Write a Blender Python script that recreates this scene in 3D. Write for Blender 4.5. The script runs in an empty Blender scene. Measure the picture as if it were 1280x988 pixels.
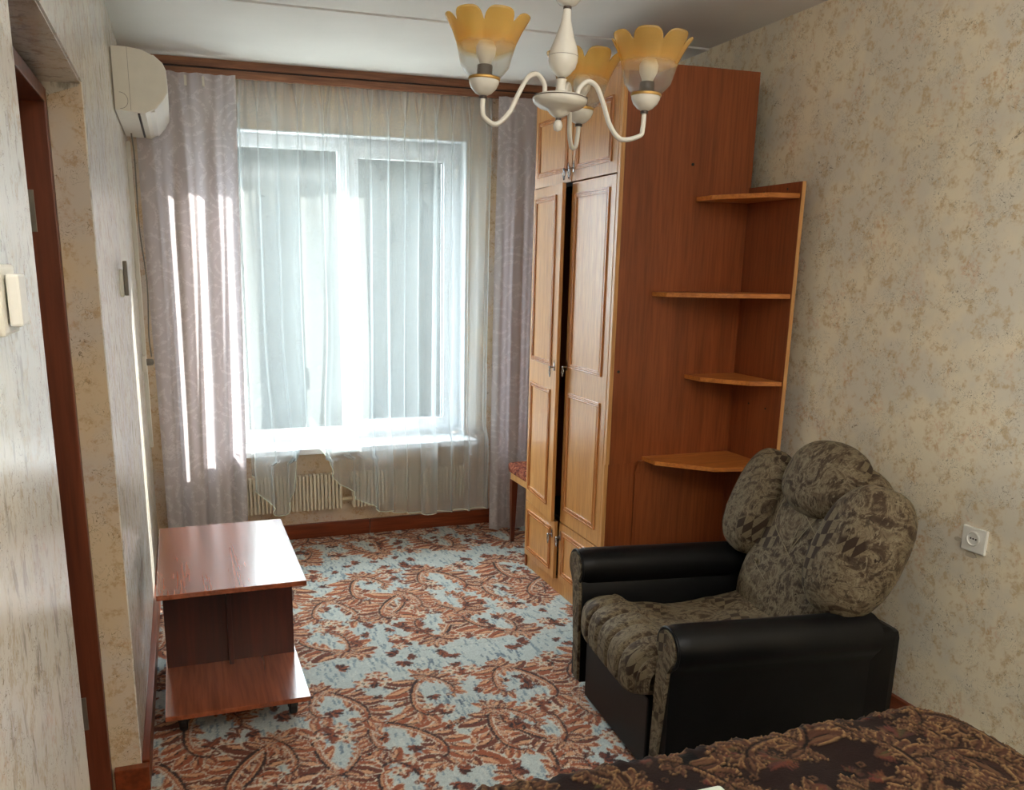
import bpy, bmesh, math, random
import numpy as np
from mathutils import Vector, Matrix, Euler, noise
random.seed(7)
PI = math.pi
S = bpy.context.scene
COL = S.collection
YF_ = -1.3

# ------------------------------------------------------------------ camera
F, YAW, PIT, ROL, CX, CY = 1051.143, 0.320464, 0.233110, -0.00988, 579.316, 583.569
EYE = Vector((0, 0, 1.535))
cam_d = bpy.data.cameras.new('camera'); cam = bpy.data.objects.new('camera', cam_d); COL.objects.link(cam)
cy_, sy_ = math.cos(YAW), math.sin(YAW)
fw = Vector((sy_*math.cos(PIT), cy_*math.cos(PIT), -math.sin(PIT)))
rt = Vector((cy_, -sy_, 0)); dn = fw.cross(rt)
rt2 = rt*math.cos(ROL) + dn*math.sin(ROL); dn2 = dn*math.cos(ROL) - rt*math.sin(ROL)
m = Matrix((rt2, -dn2, -fw)).transposed().to_4x4(); m.translation = EYE
cam.matrix_world = m
cam_d.sensor_fit = 'HORIZONTAL'; cam_d.sensor_width = 36; cam_d.lens = F/1280*36
cam_d.shift_x = (640-CX)/1280; cam_d.shift_y = (CY-494)/1280
cam_d.clip_start = .05
S.camera = cam

# ------------------------------------------------------------------ sky, sun, exposure
W = bpy.data.worlds.new('sky'); S.world = W; W.use_nodes = True
bg = W.node_tree.nodes['Background']; bg.inputs[0].default_value = (.86, .94, 1.0, 1); bg.inputs[1].default_value = 5.0
sun_d = bpy.data.lights.new('sun', 'SUN'); sun = bpy.data.objects.new('sun', sun_d); COL.objects.link(sun)
sun_d.energy = 5.5; sun_d.color = (1, .93, .82); sun_d.angle = math.radians(.6)
sun.rotation_euler = Vector((-1.5, -1, -.78)).to_track_quat('-Z', 'Y').to_euler()
por_d = bpy.data.lights.new('window_portal', 'AREA'); por = bpy.data.objects.new('window_portal', por_d); COL.objects.link(por)
por_d.shape = 'RECTANGLE'; por_d.size = 1.3; por_d.size_y = 1.7; por_d.cycles.is_portal = True
por.location = (.91, 4.945, 1.37); por.rotation_euler = (-PI/2, 0, 0)
# added fill light, no lamp there, thrown up at the ceiling behind the camera
up_d = bpy.data.lights.new('ceiling_wash', 'AREA'); up = bpy.data.objects.new('ceiling_wash', up_d); COL.objects.link(up)
up_d.shape = 'RECTANGLE'; up_d.size = 1.6; up_d.size_y = 1.2; up_d.energy = 20; up_d.color = (1, .975, .94)
up.location = (.9, -.2, 1.95); up.rotation_euler = (PI, 0, 0)
vs = S.view_settings
S.display_settings.display_device = 'sRGB'
vs.view_transform = 'Standard'; vs.look = 'None'; vs.gamma = 1; vs.use_curve_mapping = False
vs.exposure = 2.06
try:
    S.cycles.use_denoising = True; S.cycles.max_bounces = 12; S.cycles.diffuse_bounces = 8
    S.cycles.transparent_max_bounces = 16; S.cycles.sample_clamp_indirect = 8
except Exception: pass

# ------------------------------------------------------------------ helpers
def link(name, me, mat=None, parent=None, smooth=False):
    o = bpy.data.objects.new(name, me); COL.objects.link(o)
    if mat is not None and len(me.materials) == 0: me.materials.append(mat)
    if parent is not None: o.parent = parent
    if smooth:
        me.polygons.foreach_set('use_smooth', [True]*len(me.polygons))
    return o
def tag(o, label=None, cat=None, group=None, kind=None):
    if label: o['label'] = label
    if cat: o['category'] = cat
    if group: o['group'] = group
    if kind: o['kind'] = kind
    return o
def thing(name, label, cat, loc=(0, 0, 0), rz=0, group=None, kind=None):
    o = bpy.data.objects.new(name, None); COL.objects.link(o); o.empty_display_size = .05
    o.location = loc; o.rotation_euler = (0, 0, rz)
    return tag(o, label, cat, group, kind)
class MB:
    def __init__(s): s.v = []; s.f = []
    def add(s, vs, fs, M=None):
        b = len(s.v)
        for p in vs:
            p = Vector(p)
            s.v.append(tuple(M @ p if M is not None else p))
        s.f += [tuple(b+i for i in f) for f in fs]
        return s
    def box(s, a, b, bev=0, M=None, rot=None):
        lo = [min(a[i], b[i]) for i in range(3)]; hi = [max(a[i], b[i]) for i in range(3)]
        if bev <= 0:
            vs = [(x, y, z) for z in (lo[2], hi[2]) for y in (lo[1], hi[1]) for x in (lo[0], hi[0])]
            return s.add(vs, [(0, 2, 3, 1), (4, 5, 7, 6), (0, 1, 5, 4), (2, 6, 7, 3), (0, 4, 6, 2), (1, 3, 7, 5)], M)
        bm = bmesh.new()
        r = bmesh.ops.create_cube(bm, size=1)
        for v in bm.verts:
            v.co = Vector([(lo[i]+hi[i])/2 + v.co[i]*(hi[i]-lo[i]) for i in range(3)])
        bmesh.ops.bevel(bm, geom=list(bm.edges), offset=min(bev, min(hi[i]-lo[i] for i in range(3))*.49), segments=2, profile=.6, affect='EDGES')
        bm.verts.index_update()
        s.add([v.co.copy() for v in bm.verts], [[v.index for v in f.verts] for f in bm.faces], M); bm.free()
        return s
    def lathe(s, prof, c=(0, 0, 0), n=24, M=None):
        vs = []; fs = []
        for r, z in prof:
            for k in range(n):
                a = 2*PI*k/n; vs.append((c[0]+r*math.cos(a), c[1]+r*math.sin(a), c[2]+z))
        for i in range(len(prof)-1):
            for k in range(n):
                k2 = (k+1) % n; fs.append((i*n+k, i*n+k2, (i+1)*n+k2, (i+1)*n+k))
        fs.append(tuple(reversed(range(n)))); fs.append(tuple((len(prof)-1)*n+k for k in range(n)))
        return s.add(vs, fs, M)
    def tube(s, pts, r, n=10, closed=False, M=None):
        pts = [Vector(p) for p in pts]; N = len(pts); vs = []; fs = []
        up = None
        for i, p in enumerate(pts):
            if closed: t = pts[(i+1) % N]-pts[i-1]
            else: t = pts[min(i+1, N-1)]-pts[max(i-1, 0)]
            t.normalize()
            if up is None:
                up = Vector((0, 0, 1)) if abs(t.z) < .9 else Vector((1, 0, 0))
            a = (up - t*up.dot(t)); 
            if a.length < 1e-6: a = Vector((0, 1, 0))
            a.normalize(); up = a; b = t.cross(a)
            rr = r[i] if isinstance(r, (list, tuple)) else r
            for k in range(n):
                q = 2*PI*k/n; vs.append(p + a*rr*math.cos(q) + b*rr*math.sin(q))
        for i in range(N if closed else N-1):
            j = (i+1) % N
            for k in range(n):
                k2 = (k+1) % n; fs.append((i*n+k, i*n+k2, j*n+k2, j*n+k))
        if not closed:
            fs.append(tuple(reversed(range(n)))); fs.append(tuple((N-1)*n+k for k in range(n)))
        return s.add(vs, fs, M)
    def prism(s, poly, d0, d1, axis='z', M=None):
        # poly: 2d outline, extruded along axis
        n = len(poly)
        def P(p, d):
            return {'z': (p[0], p[1], d), 'y': (p[0], d, p[1]), 'x': (d, p[0], p[1])}[axis]
        vs = [P(p, d0) for p in poly]+[P(p, d1) for p in poly]
        fs = [tuple(reversed(range(n))), tuple(range(n, 2*n))]+[(i, (i+1) % n, n+(i+1) % n, n+i) for i in range(n)]
        return s.add(vs, fs, M)
    def build(s, name, mat, parent=None, smooth=False, bevel=0, auto=None):
        me = bpy.data.meshes.new(name); me.from_pydata(s.v, [], s.f); me.validate()
        bm = bmesh.new(); bm.from_mesh(me); bmesh.ops.recalc_face_normals(bm, faces=bm.faces)
        if smooth:
            for e in bm.edges:
                if len(e.link_faces) == 2 and e.calc_face_angle(0) > (auto or 1.0): e.smooth = False
        bm.to_mesh(me); bm.free()
        return link(name, me, mat, parent, smooth)
def curve_pts(ctrl, n=8):
    ctrl = [Vector(c) for c in ctrl]; out = []
    P = [ctrl[0]*2-ctrl[1]]+ctrl+[ctrl[-1]*2-ctrl[-2]]
    for i in range(1, len(P)-2):
        for k in range(n):
            t = k/n; a, b, c, d = P[i-1], P[i], P[i+1], P[i+2]
            out.append(.5*((2*b)+(-a+c)*t+(2*a-5*b+4*c-d)*t*t+(-a+3*b-3*c+d)*t**3))
    out.append(ctrl[-1]); return out
def grid_mesh(name, X, Y, Z, colors=None):
    # X,Y,Z arrays (m,n)
    mm, nn = X.shape
    co = np.stack([X, Y, Z], -1).reshape(-1, 3).astype(np.float32)
    i = np.arange(mm*nn).reshape(mm, nn)
    q = np.stack([i[:-1, :-1], i[:-1, 1:], i[1:, 1:], i[1:, :-1]], -1).reshape(-1, 4)
    me = bpy.data.meshes.new(name)
    me.vertices.add(len(co)); me.vertices.foreach_set('co', co.ravel())
    me.loops.add(q.size); me.loops.foreach_set('vertex_index', q.ravel().astype(np.int32))
    me.polygons.add(len(q)); me.polygons.foreach_set('loop_start', np.arange(0, q.size, 4, dtype=np.int32))
    try: me.polygons.foreach_set('loop_total', np.full(len(q), 4, dtype=np.int32))
    except Exception: pass
    me.update(calc_edges=True)
    me.polygons.foreach_set('use_smooth', np.ones(len(q), dtype=bool))
    if colors is not None:
        at = me.color_attributes.new('print', 'FLOAT_COLOR', 'POINT')
        c = np.concatenate([colors.reshape(-1, 3), np.ones((len(co), 1))], 1).astype(np.float32)
        at.data.foreach_set('color', c.ravel())
    return me

# ------------------------------------------------------------------ material helpers
def lin(c):
    return tuple(((x/255)/12.92 if x/255 <= .04045 else (((x/255)+.055)/1.055)**2.4) for x in c)
class NT:
    def __init__(s, name, rough=.5, spec=.5):
        s.m = bpy.data.materials.new(name); s.m.use_nodes = True; s.t = s.m.node_tree
        s.b = s.t.nodes['Principled BSDF']; s.out = s.t.nodes['Material Output']
        s.b.inputs['Roughness'].default_value = rough; s.b.inputs['Specular IOR Level'].default_value = spec
        s._co = None
    def n(s, typ, **k):
        x = s.t.nodes.new(typ)
        for a, v in k.items():
            if isinstance(v, tuple) and len(v) == 3 and a == 'C': v = v+(1,)
            try: x.inputs[a.replace('_', ' ')].default_value = v
            except Exception: setattr(x, a, v)
        return x
    def l(s, a, b): s.t.links.new(a, b)
    def co(s, scale=(1, 1, 1), kind='Object', rot=(0, 0, 0)):
        tc = s.t.nodes.new('ShaderNodeTexCoord'); mp = s.t.nodes.new('ShaderNodeMapping')
        mp.inputs['Scale'].default_value = scale; mp.inputs['Rotation'].default_value = rot
        s.l(tc.outputs[kind], mp.inputs[0]); return mp.outputs[0]
    def noise(s, vec, scale, detail=3, rough=.5, dist=0):
        x = s.t.nodes.new('ShaderNodeTexNoise'); s.l(vec, x.inputs['Vector'])
        x.inputs['Scale'].default_value = scale; x.inputs['Detail'].default_value = detail
        x.inputs['Roughness'].default_value = rough; x.inputs['Distortion'].default_value = dist
        return x.outputs['Fac']
    def ramp(s, fac, stops, interp='LINEAR'):
        x = s.t.nodes.new('ShaderNodeValToRGB'); x.color_ramp.interpolation = interp
        e = x.color_ramp.elements
        while len(e) > 1: e.remove(e[-1])
        e[0].position = stops[0][0]; e[0].color = tuple(stops[0][1])+(1,)
        for p, c in stops[1:]:
            q = e.new(p); q.color = tuple(c)+(1,)
        s.l(fac, x.inputs[0]); return x.outputs[0]
    def step(s, fac, a, b, inv=False):
        x = s.t.nodes.new('ShaderNodeMapRange'); x.interpolation_type = 'SMOOTHSTEP'
        x.inputs[1].default_value = a; x.inputs[2].default_value = b
        x.inputs[3].default_value = 1 if inv else 0; x.inputs[4].default_value = 0 if inv else 1
        s.l(fac, x.inputs[0]); return x.outputs[0]
    def math(s, op, a, b=None):
        x = s.t.nodes.new('ShaderNodeMath'); x.operation = op
        for i, v in enumerate((a, b)):
            if v is None: continue
            if isinstance(v, (int, float)): x.inputs[i].default_value = v
            else: s.l(v, x.inputs[i])
        return x.outputs[0]
    def mix(s, fac, a, b, mode='MIX'):
        x = s.t.nodes.new('ShaderNodeMix'); x.data_type = 'RGBA'; x.blend_type = mode
        for i, v in ((0, fac), (6, a), (7, b)):
            if isinstance(v, (int, float)): x.inputs[i].default_value = v
            elif isinstance(v, tuple): x.inputs[i].default_value = v+(1,) if len(v) == 3 else v
            else: s.l(v, x.inputs[i])
        return x.outputs[2]
    def color(s, c):
        if isinstance(c, tuple): s.b.inputs['Base Color'].default_value = c+(1,)
        else: s.l(c, s.b.inputs['Base Color'])
        return s
    def bump(s, h, strength=.3, dist=.002):
        x = s.t.nodes.new('ShaderNodeBump'); x.inputs['Strength'].default_value = strength; x.inputs['Distance'].default_value = dist
        s.l(h, x.inputs['Height']); s.l(x.outputs[0], s.b.inputs['Normal']); return s
def plain(name, c, rough=.5, spec=.5, metal=0, var=.08, scale=20, bump=0):
    n = NT(name, rough, spec); v = n.co()
    f = n.noise(v, scale, 4)
    a = tuple(x*(1-var) for x in c); b = tuple(min(1, x*(1+var)) for x in c)
    n.color(n.ramp(f, [(.3, a), (.7, b)])); n.b.inputs['Metallic'].default_value = metal
    if bump: n.bump(f, bump, .001)
    return n.m
def wood(name, dark, light, axis='z', rough=.3, scale=1, coat=0, knots=False, bmp=.08):
    n = NT(name, rough)
    sc = {'z': (30, 30, 1.6), 'y': (30, 1.6, 30), 'x': (1.6, 30, 30)}[axis]
    v = n.co(tuple(k*scale for k in sc))
    f = n.noise(v, 1, 5, .6, .6); g = n.noise(n.co(tuple(k*scale*5 for k in sc)), 1, 2)
    c = n.ramp(f, [(.25, dark), (.5, tuple((a+b)/2 for a, b in zip(dark, light))), (.75, light)])
    c = n.mix(n.step(g, .35, .6, True), c, n.mix(1.0, c, (.8, .76, .72), 'MULTIPLY'))
    if knots:
        vo = n.t.nodes.new('ShaderNodeTexVoronoi'); vo.inputs['Scale'].default_value = 4; n.l(n.co((1.5, 1.5, .8)), vo.inputs['Vector'])
        c = n.mix(n.step(vo.outputs['Distance'], .03, .08, True), c, tuple(k*.25 for k in dark))
    n.color(c); n.bump(g, bmp, .0006)
    if coat:
        n.b.inputs['Coat Weight'].default_value = coat; n.b.inputs['Coat Roughness'].default_value = .17
    return n.m
def wallpaper(name, base, spot, line, grey, rough=.6, spec=.4, grain=False, flip='x'):
    n = NT(name, rough, spec); v = n.co()
    big = n.noise(v, 3.2, 4, .6); mid = n.noise(v, 21, 5, .65, .3); fine = n.noise(v, 75, 4, .7)
    c = n.mix(n.step(big, .4, .62), base, grey)
    msk = n.math('MULTIPLY', n.step(mid, .49, .62), n.step(fine, .36, .58))
    c = n.mix(n.math('MULTIPLY', msk, .60), c, spot)
    pink = n.math('MULTIPLY', n.step(n.noise(n.co((1, 1, 1), rot=(.3, .5, .2)), 9, 3), .56, .68), n.step(fine, .45, .6))
    c = n.mix(n.math('MULTIPLY', pink, .35), c, tuple(x*y for x, y in zip(spot, (1.15, .85, .85))))
    # fine drawn squiggles: contour lines of a curly noise, kept only in clusters
    sq = n.noise(v, 34, 1.2, .5, 2.6)
    ln = n.step(n.math('ABSOLUTE', n.math('SUBTRACT', sq, .5)), .004, .014, True)
    cl = n.step(n.noise(n.co((1, 1, 1), rot=(.7, .1, .9)), 13, 3), .47, .53)
    c = n.mix(n.math('MULTIPLY', n.math('MULTIPLY', ln, cl), .75), c, line)
    n.color(c)
    if grain:
        g = n.noise(n.co((60, 60, 5)), 1, 3, .7)
        fl = n.noise(n.co((26, 26, 9)), 1, 4, .7, .4)
        c = n.mix(n.math('MULTIPLY', n.step(fl, .55, .66), .55), c, lin((132, 126, 116))); n.color(c)
        n.bump(g, .3, .0015)
    else: n.bump(fine, .25, .001)
    return n.m

# wallpapers, woods
M = {}
M['paper'] = wallpaper('cream_wallpaper', lin((234, 223, 198)), lin((192, 160, 102)), lin((104, 90, 64)), lin((218, 211, 195)), .62, .35)
M['paper_left'] = wallpaper('vinyl_wallpaper', lin((222, 218, 208)), lin((184, 166, 132)), lin((115, 100, 78)), lin((214, 212, 208)), .24, 1.0, True)
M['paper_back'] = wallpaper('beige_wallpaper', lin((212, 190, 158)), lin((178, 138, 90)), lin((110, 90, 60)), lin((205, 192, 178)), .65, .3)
M['ceiling'] = plain('ceiling_whitewash', lin((222, 222, 220)), .8, .2, var=.03, scale=3)
M['floor'] = plain('floor_boards', lin((120, 60, 35)), .5, var=.2, scale=6)
M['base_wood'] = wood('stained_baseboard', lin((92, 38, 16)), lin((150, 72, 36)), 'x', .35, .7, knots=True)
M['base_wood_y'] = wood('stained_baseboard_side', lin((92, 38, 16)), lin((150, 72, 36)), 'y', .3, .7)
M['frame_wood'] = wood('door_frame_wood', lin((84, 38, 20)), lin((130, 66, 40)), 'z', .4, .6, knots=True)
M['cornice'] = wood('cornice_wood', lin((98, 58, 36)), lin((160, 106, 70)), 'x', .45, 1.3)
M['cornice_dark'] = plain('cornice_groove', lin((45, 22, 14)), .6)
M['ward_front'] = wood('honey_veneer_lit', lin((186, 128, 68)), lin((212, 158, 96)), 'z', .34, 1.2, coat=.25)  # wardrobe front, window glare put into the lighter colour
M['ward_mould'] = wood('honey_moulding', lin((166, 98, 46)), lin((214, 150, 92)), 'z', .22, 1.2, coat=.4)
M['ward_side'] = wood('red_brown_veneer_shaded', lin((124, 62, 30)), lin((156, 84, 44)), 'z', .36, .6, coat=.15)  # wardrobe side, its shade put into the darker colour
M['ward_edge'] = wood('pale_edge', lin((196, 140, 84)), lin((222, 172, 112)), 'z', .3, 1)
M['shelf_wood'] = wood('shelf_veneer', lin((176, 100, 42)), lin((212, 138, 68)), 'x', .35, .9)
M['table_wood'] = wood('mahogany_veneer', lin((112, 52, 30)), lin((176, 96, 60)), 'y', .22, .55, coat=1.0, bmp=.0)
M['table_dark'] = wood('mahogany_panel_shaded', lin((46, 14, 9)), lin((84, 30, 18)), 'z', .35, .6, coat=.15)  # darker than the top, shade of the table front put into the colour
M['dark'] = plain('shaded_inside', lin((26, 16, 12)), .8)  # wardrobe inside, near-black colour stands in for shade in the door gaps
M['pvc'] = plain('white_pvc', lin((226, 230, 234)), .28, .5, var=.02)
M['seal'] = plain('grey_seal', lin((70, 76, 80)), .6)
M['plastic'] = plain('cream_plastic', lin((220, 217, 206)), .38, .5, var=.03)
M['white_plastic'] = plain('white_plastic', lin((228, 228, 222)), .3, .5, var=.02)
M['grey_plastic'] = plain('grey_plastic', lin((120, 116, 106)), .5, .5)
M['black'] = plain('black_plastic', lin((20, 20, 20)), .4)
M['radiator'] = plain('cream_enamel', lin((214, 204, 182)), .4, .5, var=.06, scale=12)
M['pipe'] = plain('painted_pipe', lin((205, 190, 160)), .45)
M['chrome'] = plain('old_chrome', lin((170, 170, 172)), .25, metal=1, var=.1)
M['steel'] = plain('hinge_steel', lin((140, 134, 122)), .45, metal=.8, var=.15)
M['gold'] = plain('gilt_ring', lin((176, 140, 80)), .35, metal=.7)
M['porcelain'] = plain('white_enamel', lin((216, 214, 206)), .22, .5, var=.02)
M['ring_dark'] = plain('dark_ring', lin((60, 48, 40)), .4)
M['concrete'] = plain('plaster', lin((190, 180, 160)), .8)

def leather():
    n = NT('black_leatherette', .42, .22); v = n.co()
    n.color(n.ramp(n.noise(v, 9, 3), [(.3, lin((9, 9, 10))), (.7, lin((15, 15, 16)))]))
    vo = n.t.nodes.new('ShaderNodeTexVoronoi'); vo.inputs['Scale'].default_value = 420; n.l(v, vo.inputs['Vector'])
    n.bump(vo.outputs['Distance'], .12, .0006); return n.m
M['leather'] = leather()
def upholstery():
    n = NT('olive_velour', .75, .25); v = n.co()
    a = n.noise(v, 9, 5, .62, 2.2); b = n.noise(n.co((1, 2.6, 1), rot=(.4, .6, .9)), 30, 4, .65, 1.2); c2 = n.noise(v, 90, 3, .7)
    c = n.ramp(a, [(.28, lin((50, 36, 28))), (.42, lin((92, 76, 58))), (.52, lin((142, 130, 106))), (.6, lin((88, 72, 54))), (.74, lin((56, 40, 31)))])
    c = n.mix(n.math('MULTIPLY', n.step(b, .54, .66), .8), c, lin((156, 146, 122)))
    c = n.mix(n.step(b, .30, .40, True), c, lin((46, 32, 24)))
    ck = n.t.nodes.new('ShaderNodeTexChecker'); ck.inputs['Scale'].default_value = 36
    ck.inputs['Color1'].default_value = lin((62, 46, 34))+(1,); ck.inputs['Color2'].default_value = lin((128, 116, 92))+(1,)
    sp = n.t.nodes.new('ShaderNodeSeparateXYZ'); n.l(v, sp.inputs[0]); cb = n.t.nodes.new('ShaderNodeCombineXYZ')
    n.l(sp.outputs[1], cb.inputs[0]); n.l(n.math('ADD', n.math('ADD', sp.outputs[2], n.math('MULTIPLY', sp.outputs[0], -.8)), n.math('MULTIPLY', sp.outputs[1], .35)), cb.inputs[1]); cb.inputs[2].default_value = .005
    n.l(cb.outputs[0], ck.inputs['Vector'])
    c = n.mix(n.step(n.noise(n.co((1, 1, 1), rot=(1.7, .2, .4)), 4.6, 1), .57, .60), c, ck.outputs[0])
    ln = n.step(n.math('ABSOLUTE', n.math('SUBTRACT', n.noise(v, 15, 1, .5, 3), .5)), .006, .02, True)
    c = n.mix(n.math('MULTIPLY', ln, .6), c, lin((52, 40, 30)))
    c = n.mix(1.0, c, (.68, .66, .64), 'MULTIPLY'); n.color(c); n.bump(c2, .4, .0015)
    n.b.inputs['Sheen Weight'].default_value = .12; n.b.inputs['Sheen Roughness'].default_value = .4
    n.b.inputs['Sheen Tint'].default_value = lin((190, 180, 150))+(1,)
    return n.m
M['velour'] = upholstery()
def stool_fab():
    n = NT('red_brown_tapestry', .85, .2); v = n.co()
    a = n.noise(v, 30, 3, .6, 2)
    n.color(n.ramp(a, [(.35, lin((60, 28, 22))), (.5, lin((130, 62, 44))), (.62, lin((170, 110, 80))), (.7, lin((90, 40, 30)))])); n.bump(a, .4, .002); return n.m
M['tapestry'] = stool_fab()
def attr_cloth(name, rough, sheen, bumpsc, bstr=.5):
    n = NT(name, rough, .15); a = n.t.nodes.new('ShaderNodeVertexColor'); a.layer_name = 'print'
    f = n.noise(n.co(), bumpsc, 3, .7)
    c = n.mix(1.0, a.outputs[0], n.ramp(f, [(.3, (.82, .82, .82)), (.7, (1.1, 1.1, 1.1))]), 'MULTIPLY')
    n.color(c); n.bump(f, bstr, .003); n.b.inputs['Sheen Weight'].default_value = sheen
    return n.m
M['carpet'] = attr_cloth('carpet_pile', .95, .1, 260)
M['plush'] = attr_cloth('brown_plush', .85, .03, 160)
def tulle():
    n = NT('white_tulle', .8)
    t = n.t; t.nodes.remove(n.b)
    tr = t.nodes.new('ShaderNodeBsdfTransparent'); tr.inputs[0].default_value = (1, 1, 1, 1)
    df = t.nodes.new('ShaderNodeBsdfDiffuse'); df.inputs[0].default_value = (.62, .67, .69, 1)
    tl = t.nodes.new('ShaderNodeBsdfTranslucent'); tl.inputs[0].default_value = (.62, .67, .69, 1)
    m1 = t.nodes.new('ShaderNodeMixShader'); m1.inputs[0].default_value = .40; n.l(df.outputs[0], m1.inputs[1]); n.l(tl.outputs[0], m1.inputs[2])
    m2 = t.nodes.new('ShaderNodeMixShader'); n.l(tr.outputs[0], m2.inputs[1]); n.l(m1.outputs[0], m2.inputs[2])
    lw = t.nodes.new('ShaderNodeLayerWeight'); lw.inputs[0].default_value = .5
    f = n.math('ADD', n.math('MULTIPLY', n.math('POWER', lw.outputs['Facing'], 1.8), .36), .34)
    weave = n.noise(n.co((900, 900, 900)), 1, 1)
    f = n.math('ADD', f, n.math('MULTIPLY', n.math('SUBTRACT', weave, .5), .08))
    n.l(f, m2.inputs[0]); n.l(m2.outputs[0], n.out.inputs[0]); return n.m
M['tulle'] = tulle()
def drape():
    n = NT('lilac_damask', .55, .3); v = n.co((1, .2, 1)); t = n.t
    vo = t.nodes.new('ShaderNodeTexVoronoi'); vo.inputs['Scale'].default_value = 5.5; n.l(v, vo.inputs['Vector'])
    d = n.math('ADD', vo.outputs['Distance'], n.math('MULTIPLY', n.noise(v, 12, 3), .12))
    rings = n.math('SINE', n.math('MULTIPLY', d, 34))
    lace = n.math('MULTIPLY', n.step(rings, .1, .7), n.step(n.noise(v, 70, 2, .6, 1), .42, .55))
    c = n.mix(lace, lin((202, 198, 200)), lin((226, 223, 224)))
    n.color(c)
    tl = t.nodes.new('ShaderNodeBsdfTranslucent'); tl.inputs[0].default_value = lin((188, 180, 187))+(1,)
    mx = t.nodes.new('ShaderNodeMixShader'); mx.inputs[0].default_value = .38
    n.l(n.b.outputs[0], mx.inputs[1]); n.l(tl.outputs[0], mx.inputs[2]); n.l(mx.outputs[0], n.out.inputs[0])
    n.bump(lace, .2, .001); n.b.inputs['Sheen Weight'].default_value = .2
    return n.m
M['drape'] = drape()
def glass():
    n = NT('window_glass'); t = n.t; t.nodes.remove(n.b)
    tr = t.nodes.new('ShaderNodeBsdfTransparent'); tr.inputs[0].default_value = (.95, .97, .96, 1)
    gl = t.nodes.new('ShaderNodeBsdfGlossy'); gl.inputs['Roughness'].default_value = .02
    fr = t.nodes.new('ShaderNodeLayerWeight'); fz = n.math('ADD', n.math('MULTIPLY', n.math('POWER', fr.outputs['Facing'], 4.5), .75), .045)
    mx = t.nodes.new('ShaderNodeMixShader'); n.l(fz, mx.inputs[0]); n.l(tr.outputs[0], mx.inputs[1]); n.l(gl.outputs[0], mx.inputs[2])
    n.l(mx.outputs[0], n.out.inputs[0]); return n.m
M['glass'] = glass()
def shade_glass():
    n = NT('amber_glass'); t = n.t; t.nodes.remove(n.b)
    tc = t.nodes.new('ShaderNodeTexCoord'); sx = t.nodes.new('ShaderNodeSeparateXYZ'); n.l(tc.outputs['Object'], sx.inputs[0])
    h = n.math('ADD', sx.outputs[2], n.math('MULTIPLY', n.math('SUBTRACT', n.noise(tc.outputs['Object'], 25, 3), .5), .02))
    amber = n.step(h, .050, .075)
    col = n.mix(amber, (.93, .93, .92), lin((250, 222, 150)))
    tr = t.nodes.new('ShaderNodeBsdfTransparent'); n.l(col, tr.inputs[0])
    tl = t.nodes.new('ShaderNodeBsdfTranslucent'); n.l(col, tl.inputs[0])
    df = t.nodes.new('ShaderNodeBsdfDiffuse'); n.l(col, df.inputs[0])
    gl = t.nodes.new('ShaderNodeBsdfGlossy'); gl.inputs['Roughness'].default_value = .12
    m0 = t.nodes.new('ShaderNodeMixShader'); m0.inputs[0].default_value = .45; n.l(tl.outputs[0], m0.inputs[1]); n.l(df.outputs[0], m0.inputs[2])
    m1 = t.nodes.new('ShaderNodeMixShader'); n.l(n.math('ADD', n.math('MULTIPLY', amber, .28), .07), m1.inputs[0]); n.l(tr.outputs[0], m1.inputs[1]); n.l(m0.outputs[0], m1.inputs[2])
    lw = t.nodes.new('ShaderNodeLayerWeight'); fz = n.math('ADD', n.math('MULTIPLY', n.math('POWER', lw.outputs['Facing'], 3.5), .5), .05)
    m2 = t.nodes.new('ShaderNodeMixShader'); n.l(fz, m2.inputs[0]); n.l(m1.outputs[0], m2.inputs[1]); n.l(gl.outputs[0], m2.inputs[2])
    bp = t.nodes.new('ShaderNodeBump'); bp.inputs['Strength'].default_value = .7; bp.inputs['Distance'].default_value = .002
    n.l(n.noise(n.co((1, 1, .45)), 260, 3, .6), bp.inputs['Height']); n.l(bp.outputs[0], gl.inputs['Normal']); n.l(bp.outputs[0], df.inputs['Normal'])
    n.l(m2.outputs[0], n.out.inputs[0]); return n.m
M['shade'] = shade_glass()
M['leaf'] = plain('dull_foliage', lin((26, 28, 26)), .8, .1, var=.35, scale=.8)
M['bark'] = plain('bark', lin((90, 80, 70)), .9, var=.2)
M['ground'] = plain('grass_ground', lin((62, 68, 60)), .95, var=.2, scale=.4)
M['bulb'] = plain('bulb_glass', lin((225, 225, 220)), .3, .5, var=.02)
M['towel'] = plain('white_cloth', lin((214, 224, 212)), .9, .2, var=.05, scale=60, bump=.3)

# ------------------------------------------------------------------ room shell
XL, XR, YB, YF, H = -.2, 2.325, 4.695, -1.3, 2.5
DY0, DY1, DZ = 1.405, 2.45, 1.975            # doorway in the left wall
WX0, WX1, WZ0, WZ1, YO = .255, 1.56, .50, 2.213, 4.95   # window opening
def struct(o): o['kind'] = 'structure'; return o
struct(MB().box((XL-1.3, YF-.1, -.12), (XR+.12, YO, -.012)).build('floor', M['floor']))
c = thing('ceiling', None, None, kind='structure')
MB().box((XL-1.3, YF-.1, 0), (XR+.12, 3.552, .12)).build('slab', M['ceiling'], c).location = (0, 0, H)
sl = MB().box((XL-1.3, 3.558, 0), (XR+.12, YO, .12)).build('slab', M['ceiling'], c); sl.location = (0, 0, H-.006)
jo = MB().box((XL-1.3, 3.4, .1205), (XR+.12, 3.7, .14)).build('joint_cover', M['ceiling'], c); jo.location = (0, 0, H)  # unseen slab added over the gap to keep sky light out
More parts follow.
